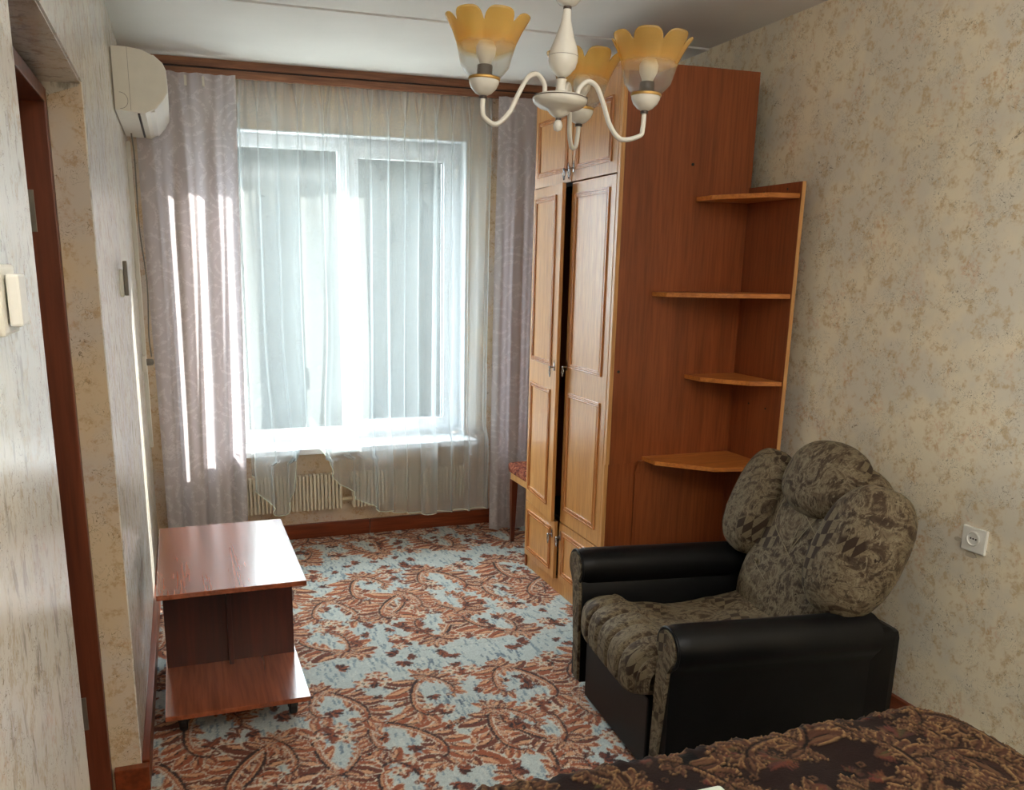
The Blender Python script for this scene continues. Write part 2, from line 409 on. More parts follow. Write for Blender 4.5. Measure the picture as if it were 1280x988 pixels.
# left wall with an uneven plastered doorway corner
def left_wall():
    b = MB(); T = .1
    b.box((XL-T, YF, 0), (XL, DY0, H)); b.box((XL-T, DY0, DZ), (XL, DY1, H))
    zs = [i/24*H for i in range(25)]
    vs = []; fs = []
    for z in zs:
        e = DY1+.012*math.sin(z*3.1+.4)-.03*max(0, .5-z)+(.004*math.sin(z*17))
        if z > DZ: e = DY1
        vs += [(XL, e, z), (XL-.008, e-.010, z), (XL-T, e-.012, z), (XL-T, YB, z), (XL, YB, z)]
    for i in range(24):
        for k in range(5):
            k2 = (k+1) % 5; fs.append((i*5+k, i*5+k2, i*5+5+k2, i*5+5+k))
    b.add(vs, fs); return b.build('wall_left', M['paper_left'])
struct(left_wall())
# matt wallpaper on the reveal of the doorway (own strip, ripples a little)
n_ = 20
Xr = np.array([[XL-.1+.098*k/4 for k in range(5)] for i in range(n_+1)])
Zr = np.array([[DZ*i/n_]*5 for i in range(n_+1)])
Yr = np.array([[DY1-.0155+.012*math.sin(Zr[i][0]*3.1+.4)-.03*max(0, .5-Zr[i][0])+.004*math.sin(Zr[i][0]*17) for k in range(5)] for i in range(n_+1)])
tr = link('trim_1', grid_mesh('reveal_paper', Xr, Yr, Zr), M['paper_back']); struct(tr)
struct(MB().box((XL-.098, DY0, DZ-.006), (XL-.004, DY1-.01, DZ-.002)).build('trim_2', M['paper_left']))
b = MB(); 
b.box((XL-.1, YB, 0), (WX0, YO, H)).box((WX1, YB, 0), (XR+.12, YO, H)).box((WX0, YB, 0), (WX1, YO, WZ0)).box((WX0, YB, WZ1), (WX1, YO, H))
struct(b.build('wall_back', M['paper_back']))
struct(MB().box((XR, YF, 0), (XR+.12, YB, H)).build('wall_right', M['paper']))
struct(MB().box((XL-1.3, YF-.1, 0), (XR+.12, YF, H)).build('wall_front', M['paper']))
b = MB().box((XL-1.3, YF, 0), (XL-1.2, YO, H)).box((XL-1.2, YO-.1, 0), (XL-.1, YO, H)); struct(b.build('wall_hall', M['paper']))
# window reveal lining
b = MB().box((WX0-.001, YB-.004, WZ1-.006), (WX1+.001, 4.84, WZ1+.001)).box((WX1-.006, YB-.004, .545), (WX1+.001, 4.84, WZ1-.006)).box((WX0-.001, YB-.004, .545), (WX0+.006, 4.84, WZ1-.006))
struct(b.build('trim_3', M['pvc']))

# baseboards
bb = thing('baseboard_back', None, None, (0, 0, 0), kind='structure')
for x0, x1 in ((XL+.03, .973), (.977, XR)):
    MB().box((x0, YB-.02, 0), (x1, YB, .086), .003).build('board', M['base_wood'], bb)
b = MB().box((XL, DY1-.005, 0), (XL+.022, YB-.021, .078), .003).box((XL-.075, DY1-.045, 0), (XL+.022, DY1-.016, .078), .003)
struct(b.build('baseboard_left', M['base_wood_y']))
struct(MB().box((XR-.02, YF, 0), (XR, YB-.021, .07), .003).build('baseboard_right', M['base_wood_y']))

# door frame at the doorway (the leaf stands open in the hall, out of sight)
d = thing('door_1', None, None, (0, 0, 0), kind='structure')
for yy, s in ((DY1-.02, -1), (DY0+.002, 1)):
    y1 = yy+s*.035
    MB().box((XL-.15, yy, 0), (XL-.082, y1, 1.95), .003).build('jamb', M['frame_wood'], d)
    MB().box((XL-.22, yy, 0), (XL-.151, yy+s*.02, 1.95), .003).build('jamb', M['frame_wood'], d)
MB().box((XL-.15, DY0+.038, 1.915), (XL-.082, DY1-.056, 1.95), .003).box((XL-.22, DY0+.023, 1.93), (XL-.151, DY1-.041, 1.965), .003).build('head', M['frame_wood'], d)
MB().box((XL-.22, DY0+.04, -.01), (XL-.06, DY1-.06, .012), .003).build('threshold', M['frame_wood'], d)
for z in (1.66, .285):
    h = MB().box((XL-.16, DY1-.0605, z-.05), (XL-.128, DY1-.0545, z+.05), .001).build('hinge', M['steel'], d)
    k = MB()
    for dz in (-.035, 0, .035): k.lathe([(0.0045, 0), (.0035, .0015), (.0001, .002)], n=10, M=Matrix.Translation((XL-.144, DY1-.0605, z+dz)) @ Matrix.Rotation(PI/2, 4, 'X'))
    k.build('screw', M['ring_dark'], h)

# ------------------------------------------------------------------ window
w = thing('window_1', None, None, (0, 0, 0), kind='structure')
y0, y1 = 4.80, 4.87
fx0, fx1, fz0, fz1 = WX0, WX1-.006, .555, WZ1-.006
def ring(b, x0, x1, z0, z1, t, ya, yb, bev=.004):
    b.box((x0, ya, z0), (x0+t, yb, z1), bev).box((x1-t, ya, z0), (x1, yb, z1), bev)
    b.box((x0+t-.001, ya, z0), (x1-t+.001, yb, z0+t), bev).box((x0+t-.001, ya, z1-t), (x1-t+.001, yb, z1), bev); return b
ring(MB(), fx0, fx1, fz0, fz1, .055, y0, y1).box((.865, y0, fz0+.05), (.915, y1, fz1-.05), .004).build('frame', M['pvc'], w)
# fixed left light and opening right sash
g = MB().box((fx0+.05, 4.83, fz0+.05), (.87, 4.834, fz1-.05)).build('pane', M['glass'], w)
ring(MB(), fx0+.054, .866, fz0+.054, fz1-.054, .012, 4.812, 4.829, .002).build('bead', M['pvc'], w)
s_ = ring(MB(), .896, fx1-.035, fz0+.035, fz1-.035, .068, 4.775, 4.835, .006).build('sash', M['pvc'], w)
ring(MB(), .964, fx1-.103, fz0+.103, fz1-.103, .006, 4.79, 4.80, .001).build('seal', M['seal'], s_)
MB().box((.962, 4.80, fz0+.10), (fx1-.10, 4.804, fz1-.10)).build('pane', M['glass'], s_)
MB().box((.915, 4.767, 1.12), (.938, 4.776, 1.19), .003).box((.919, 4.745, 1.14), (.934, 4.768, 1.16), .003).box((.919, 4.738, 1.04), (.934, 4.748, 1.16), .004).build('handle', M['white_plastic'], s_)
for z in (2.02, .66):
    MB().lathe([(.008, 0), (.008, .07), (.005, .074)], (fx1-.03, 4.768, z), 10).build('hinge', M['white_plastic'], s_, True)
MB().box((.215, 4.545, .522), (1.592, 4.80, .555), .007).build('window_sill', M['pvc'], w)

# ------------------------------------------------------------------ printed pattern painter (for carpet and bedspread)
class Canvas:
    def __init__(s, x0, y0, x1, y1, px, bg):
        s.x0, s.y0, s.px = x0, y0, px
        s.w = int((x1-x0)/px)+1; s.h = int((y1-y0)/px)+1
        s.a = np.zeros((s.h, s.w, 3)); s.a[:] = bg
    def win(s, x, y, r):
        i0 = max(0, int((x-r-s.x0)/s.px)); i1 = min(s.w, int((x+r-s.x0)/s.px)+2)
        j0 = max(0, int((y-r-s.y0)/s.px)); j1 = min(s.h, int((y+r-s.y0)/s.px)+2)
        if i1 <= i0 or j1 <= j0: return None
        X, Y = np.meshgrid(s.x0+np.arange(i0, i1)*s.px-x, s.y0+np.arange(j0, j1)*s.px-y)
        return slice(j0, j1), slice(i0, i1), X, Y
    def blend(s, J, I, al, c):
        al = np.clip(al, 0, 1)[..., None]; s.a[J, I] = s.a[J, I]*(1-al)+np.array(c)*al
    def petal(s, x, y, ang, L, Wd, c, edge=None, vein=None, bend=0):
        q = s.win(x, y, L*1.05+.005)
        if q is None: return
        J, I, X, Y = q; ca, sa = math.cos(ang), math.sin(ang)
        u = (X*ca+Y*sa)/L; v = (-X*sa+Y*ca)/L-bend*u*u
        w = Wd/L*np.sqrt(np.clip(u, 0, 1))*np.clip(1-u, 0, 1)**.6*1.55
        d = (w-np.abs(v))*L/s.px
        al = np.clip(d+.5, 0, 1)*((u > 0) & (u < 1))
        s.blend(J, I, al, c)
        if edge is not None:
            s.blend(J, I, al*np.clip((v*L/(Wd+1e-6)-.10)*6, 0, 1)*.9, edge)
        if vein is not None:
            s.blend(J, I, al*np.clip(1-np.abs(v)*L/s.px*.8, 0, 1)*.8, vein)
    def disc(s, x, y, r, c):
        q = s.win(x, y, r+s.px)
        if q is None: return
        J, I, X, Y = q; s.blend(J, I, (r-np.hypot(X, Y))/s.px+.5, c)
    def stroke(s, pts, ws, c):
        for (x, y), w in zip(pts, ws): s.disc(x, y, w, c)
    def sample(s, X, Y):
        i = np.clip(((X-s.x0)/s.px).round().astype(int), 0, s.w-1); j = np.clip(((Y-s.y0)/s.px).round().astype(int), 0, s.h-1)
        return s.a[j, i]
def spiral(x, y, ang, size, turn, n=46):
    """a C / S scroll: starts wide, curls in at the end"""
    pts = []; a = ang; px, py = x, y; st = size*1.9/n
    for k in range(n):
        t = k/n
        a += turn*(.020+.24*t**4+.10*max(0, .22-t)*4)*46/n
        pts.append((px, py, a)); px += st*math.cos(a)*(1-.45*t); py += st*math.sin(a)*(1-.45*t)
    return pts
def scroll(cv, x, y, ang, size, turn, P, rnd, fat=1.0):
    pts = spiral(x, y, ang, size, turn)
    n = len(pts)
    def leaf(px, py, a, L, W, col, bend):
        cv.petal(px, py, a, L*1.04, W*1.13, P['cream'], None, None, bend)
        cv.petal(px, py, a, L, W, col, None, None, bend)
        cv.petal(px, py, a+.10*(1 if bend > 0 else -1), L*.82, W*.38, P['peach'], None, None, bend)
        cv.petal(px, py, a-.06*(1 if bend > 0 else -1), L*.8, W*.11, P['dark'], None, None, bend)
    for k in (-3, 3, -2, 2, -1, 1, 0):      # fan of leaves at the root
        L = size*(.42-.04*abs(k))*(.85+.3*rnd.random())
        leaf(x, y, ang+PI+k*.36, L, L*.30*fat, P['rust'] if k % 2 else P['brown'], .15*k+.02)
    for side, k0, k1, st, ls in ((-turn, 1, 38, 5, .40), (turn, 4, 28, 6, .26)):
        for k in range(k1, k0, -st):
            px, py, a = pts[k]; t = k/n
            L = size*ls*(1.25-.75*t)*(.75+.5*rnd.random())
            leaf(px, py, a+side*(.15+.35*rnd.random()), L*1.1, L*.40*fat, P['rust'] if rnd.random() < .7 else P['brown'], side*.4)
            if rnd.random() < .6: leaf(px, py, a+side*(.7+.3*rnd.random()), L*.6, L*.26*fat, P['brown'], side*.3)
    q = [(p[0]-turn*math.sin(p[2])*size*.045, p[1]+turn*math.cos(p[2])*size*.045) for p in pts[2:-8]]
    cv.stroke(q, [size*.055*fat*(1.2-.9*i/len(q)) for i in range(len(q))], P['rust'])
    q = [(p[0]-turn*math.sin(p[2])*size*.080, p[1]+turn*math.cos(p[2])*size*.080) for p in pts[5:-16]]
    cv.stroke(q, [size*.016*(1.2-.6*i/len(q)) for i in range(len(q))], P['cream'])
    q = [(p[0]-turn*math.sin(p[2])*size*.03, p[1]+turn*math.cos(p[2])*size*.03) for p in pts[3:-14]]
    cv.stroke(q, [size*.014]*len(q), P['peach'])
    cv.stroke([(p[0], p[1]) for p in pts], [size*.024*(1.2-.6*i/n) for i in range(n)], P['dark'])
    ex, ey, ea = pts[-1]; cv.disc(ex, ey, size*.06, P['brown']); cv.disc(ex, ey, size*.03, P['cream'])
def flower(cv, x, y, r, P, rnd):
    a0 = rnd.random()*6
    for k in range(5): cv.petal(x, y, a0+k*1.257, r*1.25, r*.62, P['rust'], P['cream'], None, .2)
    for k in range(5): cv.petal(x, y, a0+.6+k*1.257, r*.75, r*.4, P['cream'], P['peach'], None, .2)
    cv.disc(x, y, r*.24, P['dark']); cv.disc(x, y, r*.11, P['cream'])
def sprig(cv, x, y, ang, s, P, rnd):
    for k, da in enumerate((-1.25, -.62, 0, .62, 1.25)):
        cv.petal(x, y, ang+da, s*(1-.12*abs(da)), s*.30, (P['rust'], P['dark'])[k % 2] if rnd.random() < .7 else P['brown'], None, P['dark'])
def paint_carpet():
    rnd = random.Random(5)
    P = dict(rust=lin((156, 88, 60)), brown=lin((112, 62, 48)), dark=lin((58, 42, 42)), cream=lin((212, 200, 180)), peach=lin((208, 158, 122)))
    cv = Canvas(XL-.05, 1.9, XR+.05, YB+.05, .0038, lin((182, 192, 190)))
    blue1, blue2, pale = lin((112, 132, 146)), lin((58, 80, 106)), lin((200, 206, 200))
    # broken weft dashes
    dense = [(rnd.uniform(XL, XR), rnd.uniform(2, YB), rnd.uniform(.04, .10)) for _ in range(95)]
    for k in range(9500):
        x = rnd.uniform(XL, XR); y = rnd.uniform(1.95, YB); L = rnd.uniform(.018, .045)
        dk = any(abs(x-a)+abs(y-b)*.7 < r for a, b, r in dense)
        c = (blue2 if rnd.random() < .5 else blue1) if dk else (blue1 if rnd.random() < .6 else pale)
        i = int((x-cv.x0)/cv.px); j0 = int((y-cv.y0)/cv.px); j1 = int((y+L-cv.y0)/cv.px)
        cv.a[j0:j1, i:i+1] = cv.a[j0:j1, i:i+1]*.25+np.array(c)*.75
        cv.a[j0:j1, i+1:i+2] = cv.a[j0:j1, i+1:i+2]*.35+np.array(c)*.65
    # half-drop lattice of scrolls, flowers in between
    for r in range(-1, 12):
        for q in range(-1, 8):
            x = XL+q*.385+(.19 if r % 2 else 0)+rnd.uniform(-.035, .035); y = 2.0+r*.285+rnd.uniform(-.03, .03)
            t = 1 if (q+r) % 2 else -1
            base = (.3 if t > 0 else 2.84)+(PI if (r//2) % 2 else 0)+rnd.uniform(-.5, .5)
            scroll(cv, x, y, base, .235*rnd.uniform(.9, 1.15), t, P, rnd)
            scroll(cv, x+.02*t, y+.01, base+2.4*t, .16*rnd.uniform(.9, 1.2), -t, P, rnd)
            fx, fy = x+.19+rnd.uniform(-.03, .03), y+.02+rnd.uniform(-.04, .04)
            for k in range(5): cv.petal(fx, fy, k*1.3+r, .06, .022, P['dark'] if k % 2 else P['brown'], None, P['rust'])
            for k in range(3+(r % 2)):
                flower(cv, fx+.05*math.cos(k*2.3+q), fy+.045*math.sin(k*2.3+q), rnd.uniform(.024, .034), P, rnd)
            for k in range(6):
                sprig(cv, x+rnd.uniform(-.2, .2), y+rnd.uniform(.06, .24), rnd.uniform(0, 6.28), rnd.uniform(.03, .05), P, rnd)
    # seams where the lengths meet
    for ys in (3.43, 3.08):
        j = int((ys-cv.y0)/cv.px); cv.a[j:j+1] *= .55
    return cv
cvC = paint_carpet()
xs = np.arange(XL, XR+.004, .0044); ys = np.concatenate([np.arange(YF, 1.95, .03), np.arange(1.95, YB, .0044)])
X, Y = np.meshgrid(xs, ys); Z = .002*np.sin(X*9+Y*4)*np.sin(Y*6)*.5
jr = np.random.RandomState(4); fz = (X*0+1)*.0015; colr = cvC.sample(X+jr.randn(*X.shape)*fz, Y+jr.randn(*X.shape)*fz)*(.89+.22*jr.rand(*X.shape))[..., None]; far = Y < 1.95; colr[far] = np.array(lin((165, 160, 150)))
Z -= (np.abs(Y-3.43) < .003)*.002+(np.abs(Y-3.08) < .003)*.002
cp = link('carpet', grid_mesh('carpet', X, Y, Z-.001, colr), M['carpet'])
tag(cp, 'wall-to-wall pile carpet with rust acanthus scrolls and flowers on pale blue', 'carpet')

# ------------------------------------------------------------------ wooden curtain cornice
r = thing('curtain_cornice', 'brown wooden curtain cornice under the ceiling along the window wall', 'cornice', (0, 0, 0))
CYF = 4.53
MB().box((XL+.001, CYF, 2.458), (XR-.005, CYF+.018, 2.498), .002).build('board', M['cornice'], r)
MB().box((XL+.001, CYF+.006, 2.448), (XR-.005, CYF+.017, 2.460)).build('groove', M['cornice_dark'], r)
MB().box((XL+.001, CYF-.004, 2.415), (XR-.005, CYF+.016, 2.449), .002).build('board', M['cornice'], r)
MB().box((XL+.001, CYF+.019, 2.47), (XR-.005, YB, 2.497), .002).build('top_board', M['cornice'], r)

# ------------------------------------------------------------------ curtains
def smooth(a, b, x):
    t = np.clip((x-a)/(b-a), 0, 1); return t*t*(3-2*t)
def drape_mesh(name, topx0, topx1, botx0, botx1, z1, z0, yc, folds, amp, seed, midx=None):
    rs = np.random.RandomState(seed); nu, nv = 170, 90
    u, v = np.meshgrid(np.linspace(0, 1, nu), np.linspace(0, 1, nv))
    x0 = topx0+(botx0-topx0)*smooth(0, 1, v)**.8; x1 = topx1+(botx1-topx1)*v
    ph = rs.rand(4)*6
    uu = u+.018*np.sin(v*5+ph[0])*np.sin(u*PI)
    f = np.sin(uu*folds*2*PI+ph[1]+.5*np.sin(v*3+ph[2]))*.7+.35*np.sin(uu*folds*4.1*PI+ph[3]+v)
    topf = np.sin(uu*folds*5*PI)*.5
    a = amp*(.35+.65*smooth(0, .35, v))
    y = yc+f*a+topf*amp*.5*(1-smooth(0, .12, v))
    x = x0+(x1-x0)*u+.5*a*np.cos(uu*folds*2*PI+ph[1])*.5
    z = z1+(z0-z1)*v+.004*np.sin(u*40)*(v > .98)
    return grid_mesh(name, x, y, z)
lc = link('lilac_curtain', drape_mesh('lilac_curtain', -.15, .315, -.135, .262, 2.418, .03, 4.495, 3.1, .036, 3), M['drape'])
tag(lc, 'lilac damask curtain hanging at left of window beside the air conditioner', 'curtain')
rc = link('lilac_curtain', drape_mesh('lilac_curtain', 1.672, 2.10, 1.664, 2.05, 2.418, .015, 4.495, 3.4, .018, 9), M['drape'])
tag(rc, 'lilac damask curtain hanging at right of window behind the wardrobe', 'curtain')
def tulle_mesh():
    nu, nv = 420, 170
    u, v = np.meshgrid(np.linspace(0, 1, nu), np.linspace(0, 1, nv))
    X0, X1 = .29, 1.655
    x = X0+(X1-X0)*u
    # hem height across the width (tail at the left, a stretch bunched on the sill, then a sweep down to the right)
    hx = [.25, .30, .36, .42, .45, .49, .545, .58, .62, .66, .72, .80, .90, 1.0, 1.12, 1.3, 1.5, 1.7]
    hz = [.48, .42, .31, .215, .185, .21, .33, .56, .572, .565, .45, .33, .245, .19, .16, .145, .15, .145]
    hem = np.interp(x, hx, hz)
    k = np.ones(9)/9; row = np.convolve(np.pad(hem[0], 4, 'edge'), k, 'valid'); hem = np.repeat(row[None], nv, 0)
    z = 2.418+(hem-2.418)*v
    # fine gathers at top, broad folds lower
    fine = np.sin(u*190+3*np.sin(u*17))*.006*(1-smooth(.05, .5, v))
    br = np.sin(u*52+2.5*np.sin(u*7.3)+.9*np.sin(v*2.6+u*5))*.016+np.sin(u*88+1.7*np.sin(u*11)+v*2)*.008
    big = np.sin(u*31+1.2*np.sin(u*9)+1.5*v)*.028*smooth(.15, .75, v)*(1-.65*smooth(.5, .9, u))
    y = 4.555+fine+br*(.5+.7*smooth(0, .5, v))+big
    x = x+.020*np.sin(u*84+2.2*np.sin(u*9.1)+.8*np.sin(v*2))*smooth(0, .08, v)+.004*np.sin(u*230+4*np.sin(u*13))
    # the left half is drawn back towards the sill
    pull = smooth(.45, .80, v)*np.exp(-((x-.62)/.17)**2)
    x = x+(.62-x)*.42*smooth(.55, .95, v)*np.exp(-((x-.60)/.24)**2)*(z > .50)*smooth(0, .16, u)
    bel = smooth(.66, .56, z)   # below sill: must clear the sill edge
    bel = 1-smooth(.54, .66, z)
    onsill = np.exp(-((x-.62)/.075)**2)
    y = y*(1-bel*.0)-bel*.05*(1-onsill)
    y = np.minimum(y, 4.75)
    lowmask = z < .60
    y = np.where(lowmask & (onsill < .5), np.minimum(y, 4.538-.004*np.sin(u*60)), y)
    y = y+.09*onsill*smooth(.9, 1.0, v)
    z = np.where(onsill > .35, np.maximum(z, .558+.006*np.abs(np.sin(u*70))), z)
    # belly of cloth sweeping over the sill on the left
    y = y-.03*np.exp(-((z-.62)/.10)**2)*smooth(0, .15, u)*(1-smooth(.35, .6, u))
    return grid_mesh('tulle_curtain', x, y, z), (x[-1], y[-1], z[-1])
tm, (hx_, hy_, hz_) = tulle_mesh()
tc_ = link('tulle_curtain', tm, M['tulle'])
tag(tc_, 'sheer white tulle curtain across the window, hem caught up on the sill', 'curtain')
b = MB(); b.tube([(hx_[i], hy_[i], hz_[i]) for i in range(0, 420, 4)], .0028, 5); b.build('hem', M['towel'], tc_, True)

# curtain hooks above the left lilac curtain
for i, x in enumerate((-.005, .085, .165)):
    MB().box((x-.006, 4.455, 2.355), (x+.006, 4.470, 2.40), .003).build('hook', M['plastic'], lc)

# ------------------------------------------------------------------ radiators
def radiator(x0, x1, label):
    r = thing('radiator', label, 'radiator', (x0, 4.60, .19), group=None)
    n = int(round((x1-x0)/.0208)); me = None
    for k in range(n):
        x = (k+.5)*(x1-x0)/n
        if me is None:
            o = MB().prism([(-.008, .0), (-.0075, -.005), (-.003, -.010), (.003, -.010), (.0075, -.005), (.008, 0), (.006, .045), (-.006, .045)], 0, .2).build('fin', M['radiator'], r); me = o.data
        else: o = link('fin', me, None, r)
        o.location = (x, 0, .0015*math.sin(k*2.1))
    MB().tube([(-.01, .025, .045), (x1-x0+.01, .025, .045)], .013, 10).tube([(-.01, .025, .155), (x1-x0+.01, .025, .155)], .013, 10).build('pipe', M['pipe'], r, True)
    MB().box((0, .044, .004), (x1-x0, .047, .196)).build('back_plate', M['radiator'], r)
    for q in (.1, x1-x0-.1): MB().box((q-.01, .047, .15), (q+.01, YB-4.60, .17)).build('bracket', M['pipe'], r)
    return r
radiator(.245, .803, 'cream finned wall radiator under the window, left one nearer the small table')
radiator(.862, 1.540, 'cream finned wall radiator under the window, right one behind the tulle hem')
p = MB().tube(curve_pts([(.812, 4.625, .235), (.835, 4.625, .235), (.853, 4.625, .235)], 3), .012, 10)
tag(p.build('heating_pipe', M['pipe'], None, True), 'short cream heating pipe joining the two radiators', 'pipe')
# ------------------------------------------------------------------ wardrobe
WF, WR, WN, WB, WT = 1.642, 2.245, 3.063, 3.905, 2.30
wd = thing('wardrobe', 'tall honey wood wardrobe with six panelled doors, one ajar', 'wardrobe', (WF, WN, 0))
def WP(b, name, mat, par=None, **k):
    o = b.build(name, mat, par or wd, **k); return o
T = .016; L = lambda x, y, z: (x-WF, y-WN, z)
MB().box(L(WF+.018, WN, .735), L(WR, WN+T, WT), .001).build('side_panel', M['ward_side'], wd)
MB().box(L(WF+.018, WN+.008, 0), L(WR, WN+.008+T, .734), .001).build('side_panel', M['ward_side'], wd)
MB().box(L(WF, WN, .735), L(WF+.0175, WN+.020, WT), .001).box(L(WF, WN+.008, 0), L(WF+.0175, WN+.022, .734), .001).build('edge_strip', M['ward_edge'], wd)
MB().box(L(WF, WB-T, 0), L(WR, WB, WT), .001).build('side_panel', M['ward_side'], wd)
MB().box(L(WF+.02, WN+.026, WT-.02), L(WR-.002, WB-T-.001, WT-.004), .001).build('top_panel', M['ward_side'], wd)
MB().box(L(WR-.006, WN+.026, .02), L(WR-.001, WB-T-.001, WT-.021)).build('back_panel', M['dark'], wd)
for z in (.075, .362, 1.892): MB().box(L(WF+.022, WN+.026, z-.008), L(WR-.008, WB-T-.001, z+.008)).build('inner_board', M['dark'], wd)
MB().box(L(WF+.008, WN+.024, 0), L(WF+.024, WB-T-.001, .066)).build('plinth', M['ward_front'], wd)
MB().box(L(WF+.0, WN+.022, WT-.012), L(WF+.018, WB-T-.001, WT), .001).build('cornice_rail', M['ward_front'], wd)
def moulding(par, y0, y1, z0, z1, t=.022):
    # three stepped ridges around a panel, local door frame: x=0 front face, -x towards room
    for nm, (a, b_, h) in dict(outer=(0, .34, .007), mid=(.34, .68, .0045), inner=(.68, 1, .0065)).items():
        b = MB()
        o1, o2 = a*t, b_*t
        Y0, Y1, Z0, Z1 = y0+o1, y1-o1, z0+o1, z1-o1; w_ = o2-o1-.0008
        def bar(p, q): b.box(p, q, .0015)
        bar((-h, Y0, Z0), (.001, Y0+w_, Z1)); bar((-h, Y1-w_, Z0), (.001, Y1, Z1))
        bar((-h, Y0+w_, Z0), (.001, Y1-w_, Z0+w_)); bar((-h, Y0+w_, Z1-w_), (.001, Y1-w_, Z1))
        if nm == 'outer': mb = b
        else: mb.v, mb.f = mb.v+b.v, mb.f+[tuple(i+len(mb.v) for i in f) for f in b.f]
    mb.build('moulding', M['ward_mould'], par)
def handle(par, y, z):
    b = MB()
    b.box((-.004, y-.005, z-.002), (0, y+.005, z+.034), .001)
    b.prism([(y-.004, z+.03), (y, z+.046), (y+.004, z+.03)], -.004, -.001, 'x')
    b.lathe([(.004, 0), (.0045, .016), (.007, .019), (.006, .024), (.001, .026)], n=10, M=Matrix.Translation((-.002, y, z+.014)) @ Matrix.Rotation(-PI/2, 4, 'Y'))
    pts = [(-.022, y+.009*math.sin(a), z-.006+.014*math.cos(a)) for a in [2*PI*k/14 for k in range(14)]]
    b.tube(pts, .0025, 6, closed=True)
    pts = [(-.022, y+.005*math.sin(a), z-.022+.007*math.cos(a)) for a in [2*PI*k/10 for k in range(10)]]
    b.tube(pts, .002, 5, closed=True)
    b.build('handle', M['chrome'], par, True)
def door(y0, y1, z0, z1, panels, hy, hz, hinge, ang=0):
    # hinge: 'near' edge (y0) or 'far' edge (y1)
    piv = y1 if hinge == 'far' else y0
    e = bpy.data.objects.new('door', MB().box((0, y0-piv, z0), (.017, y1-piv, z1), .0015).build('tmp', M['ward_front']).data)
    bpy.data.objects.remove(bpy.data.objects['tmp']); COL.objects.link(e); e.parent = wd
    e.location = (-.0002 if not ang else -.004, piv-WN, 0); e.rotation_euler = (0, 0, ang)
    for (a, b_, c_, d_) in panels: moulding(e, a-piv, b_-piv, c_, d_)
    handle(e, hy-piv, hz)
    return e
N0, N1, FA0, FA1 = WN+.024, 3.492, 3.500, WB-.004
door(N0, N1, 1.900, WT-.014, [(3.135, 3.455, 1.945, 2.19)], 3.478, 1.940, 'near')
door(FA0, FA1, 1.900, WT-.014, [(3.545, 3.865, 1.945, 2.19)], 3.530, 1.938, 'far', -.0)
door(N0, 3.486, .364, 1.895, [(3.135, 3.452, 1.095, 1.850), (3.135, 3.452, .430, .985)], 3.470, 1.085, 'near')
door(3.491, FA1, .364, 1.895, [(3.560, 3.862, 1.095, 1.850), (3.560, 3.862, .430, .985)], 3.515, 1.08, 'far', -.098)
door(N0, 3.490, .070, .358, [(3.140, 3.452, .105, .322)], 3.472, .275, 'near')
door(FA0+.004, FA1, .070, .358, [(3.550, 3.862, .105, .322)], 3.530, .275, 'far', -.035)
for x, z in ((1.963, 1.94), (1.680, 1.124)):
    MB().lathe([(.006, 0), (.006, .002), (.003, .003)], n=12, M=Matrix.Translation(L(x, WN, z)) @ Matrix.Rotation(PI/2, 4, 'X')).build('screw_cap', M['black'], wd)

# ------------------------------------------------------------------ corner shelf unit fixed at the wardrobe's side
cs = thing('corner_shelf', 'open corner shelf unit with four chamfered shelves beside the wardrobe', 'shelf unit', (2.235, WN, 0))
LX = lambda x, y: (x-2.235, y-WN)
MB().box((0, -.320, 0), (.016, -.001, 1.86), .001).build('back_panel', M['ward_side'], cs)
MB().box((.0002, -.3225, 0), (.0158, -.3205, 1.86)).build('edge_strip', M['ward_edge'], cs)
MB().box((-.45, -.002, .02), (-.001, .007, .725), .0005).build('side_panel', M['ward_side'], cs)
k = MB().prism([(1.792-2.235, .745), (1.775-2.235, .69), (1.80-2.235, .69), (2.22-2.235, .725), (2.22-2.235, .745)], -.014, -.0025, 'y'); k.build('shelf_bracket', M['ward_side'], cs)
for z, xs, poly in ((1.800, 0, [(1.990, WN), (1.990, 2.955), (2.11, 2.765), (2.233, 2.748), (2.233, WN)]),
                 (1.428, 1, [(1.815, WN), (1.822, 2.965), (2.015, 2.80), (2.233, 2.748), (2.233, WN)]),
                 (1.088, 0, [(1.992, WN), (1.997, 2.955), (2.115, 2.79), (2.233, 2.748), (2.233, WN)]),
                 (.745, 1, [(1.812, WN), (1.818, 2.965), (1.985, 2.795), (2.233, 2.748), (2.233, WN)])):
    o = MB().prism([(x-2.235, y-WN-.001) for x, y in poly], z, z+.017).build('shelf', M['shelf_wood'], cs)
for y, z in ((-.10, 1.835), (-.24, 1.838), (-.12, .99), (-.23, .985)):
    MB().lathe([(.004, 0), (.004, .0015), (.001, .0015)], n=8, M=Matrix.Translation((0, y, z)) @ Matrix.Rotation(-PI/2, 4, 'Y')).build('screw', M['black'], cs)

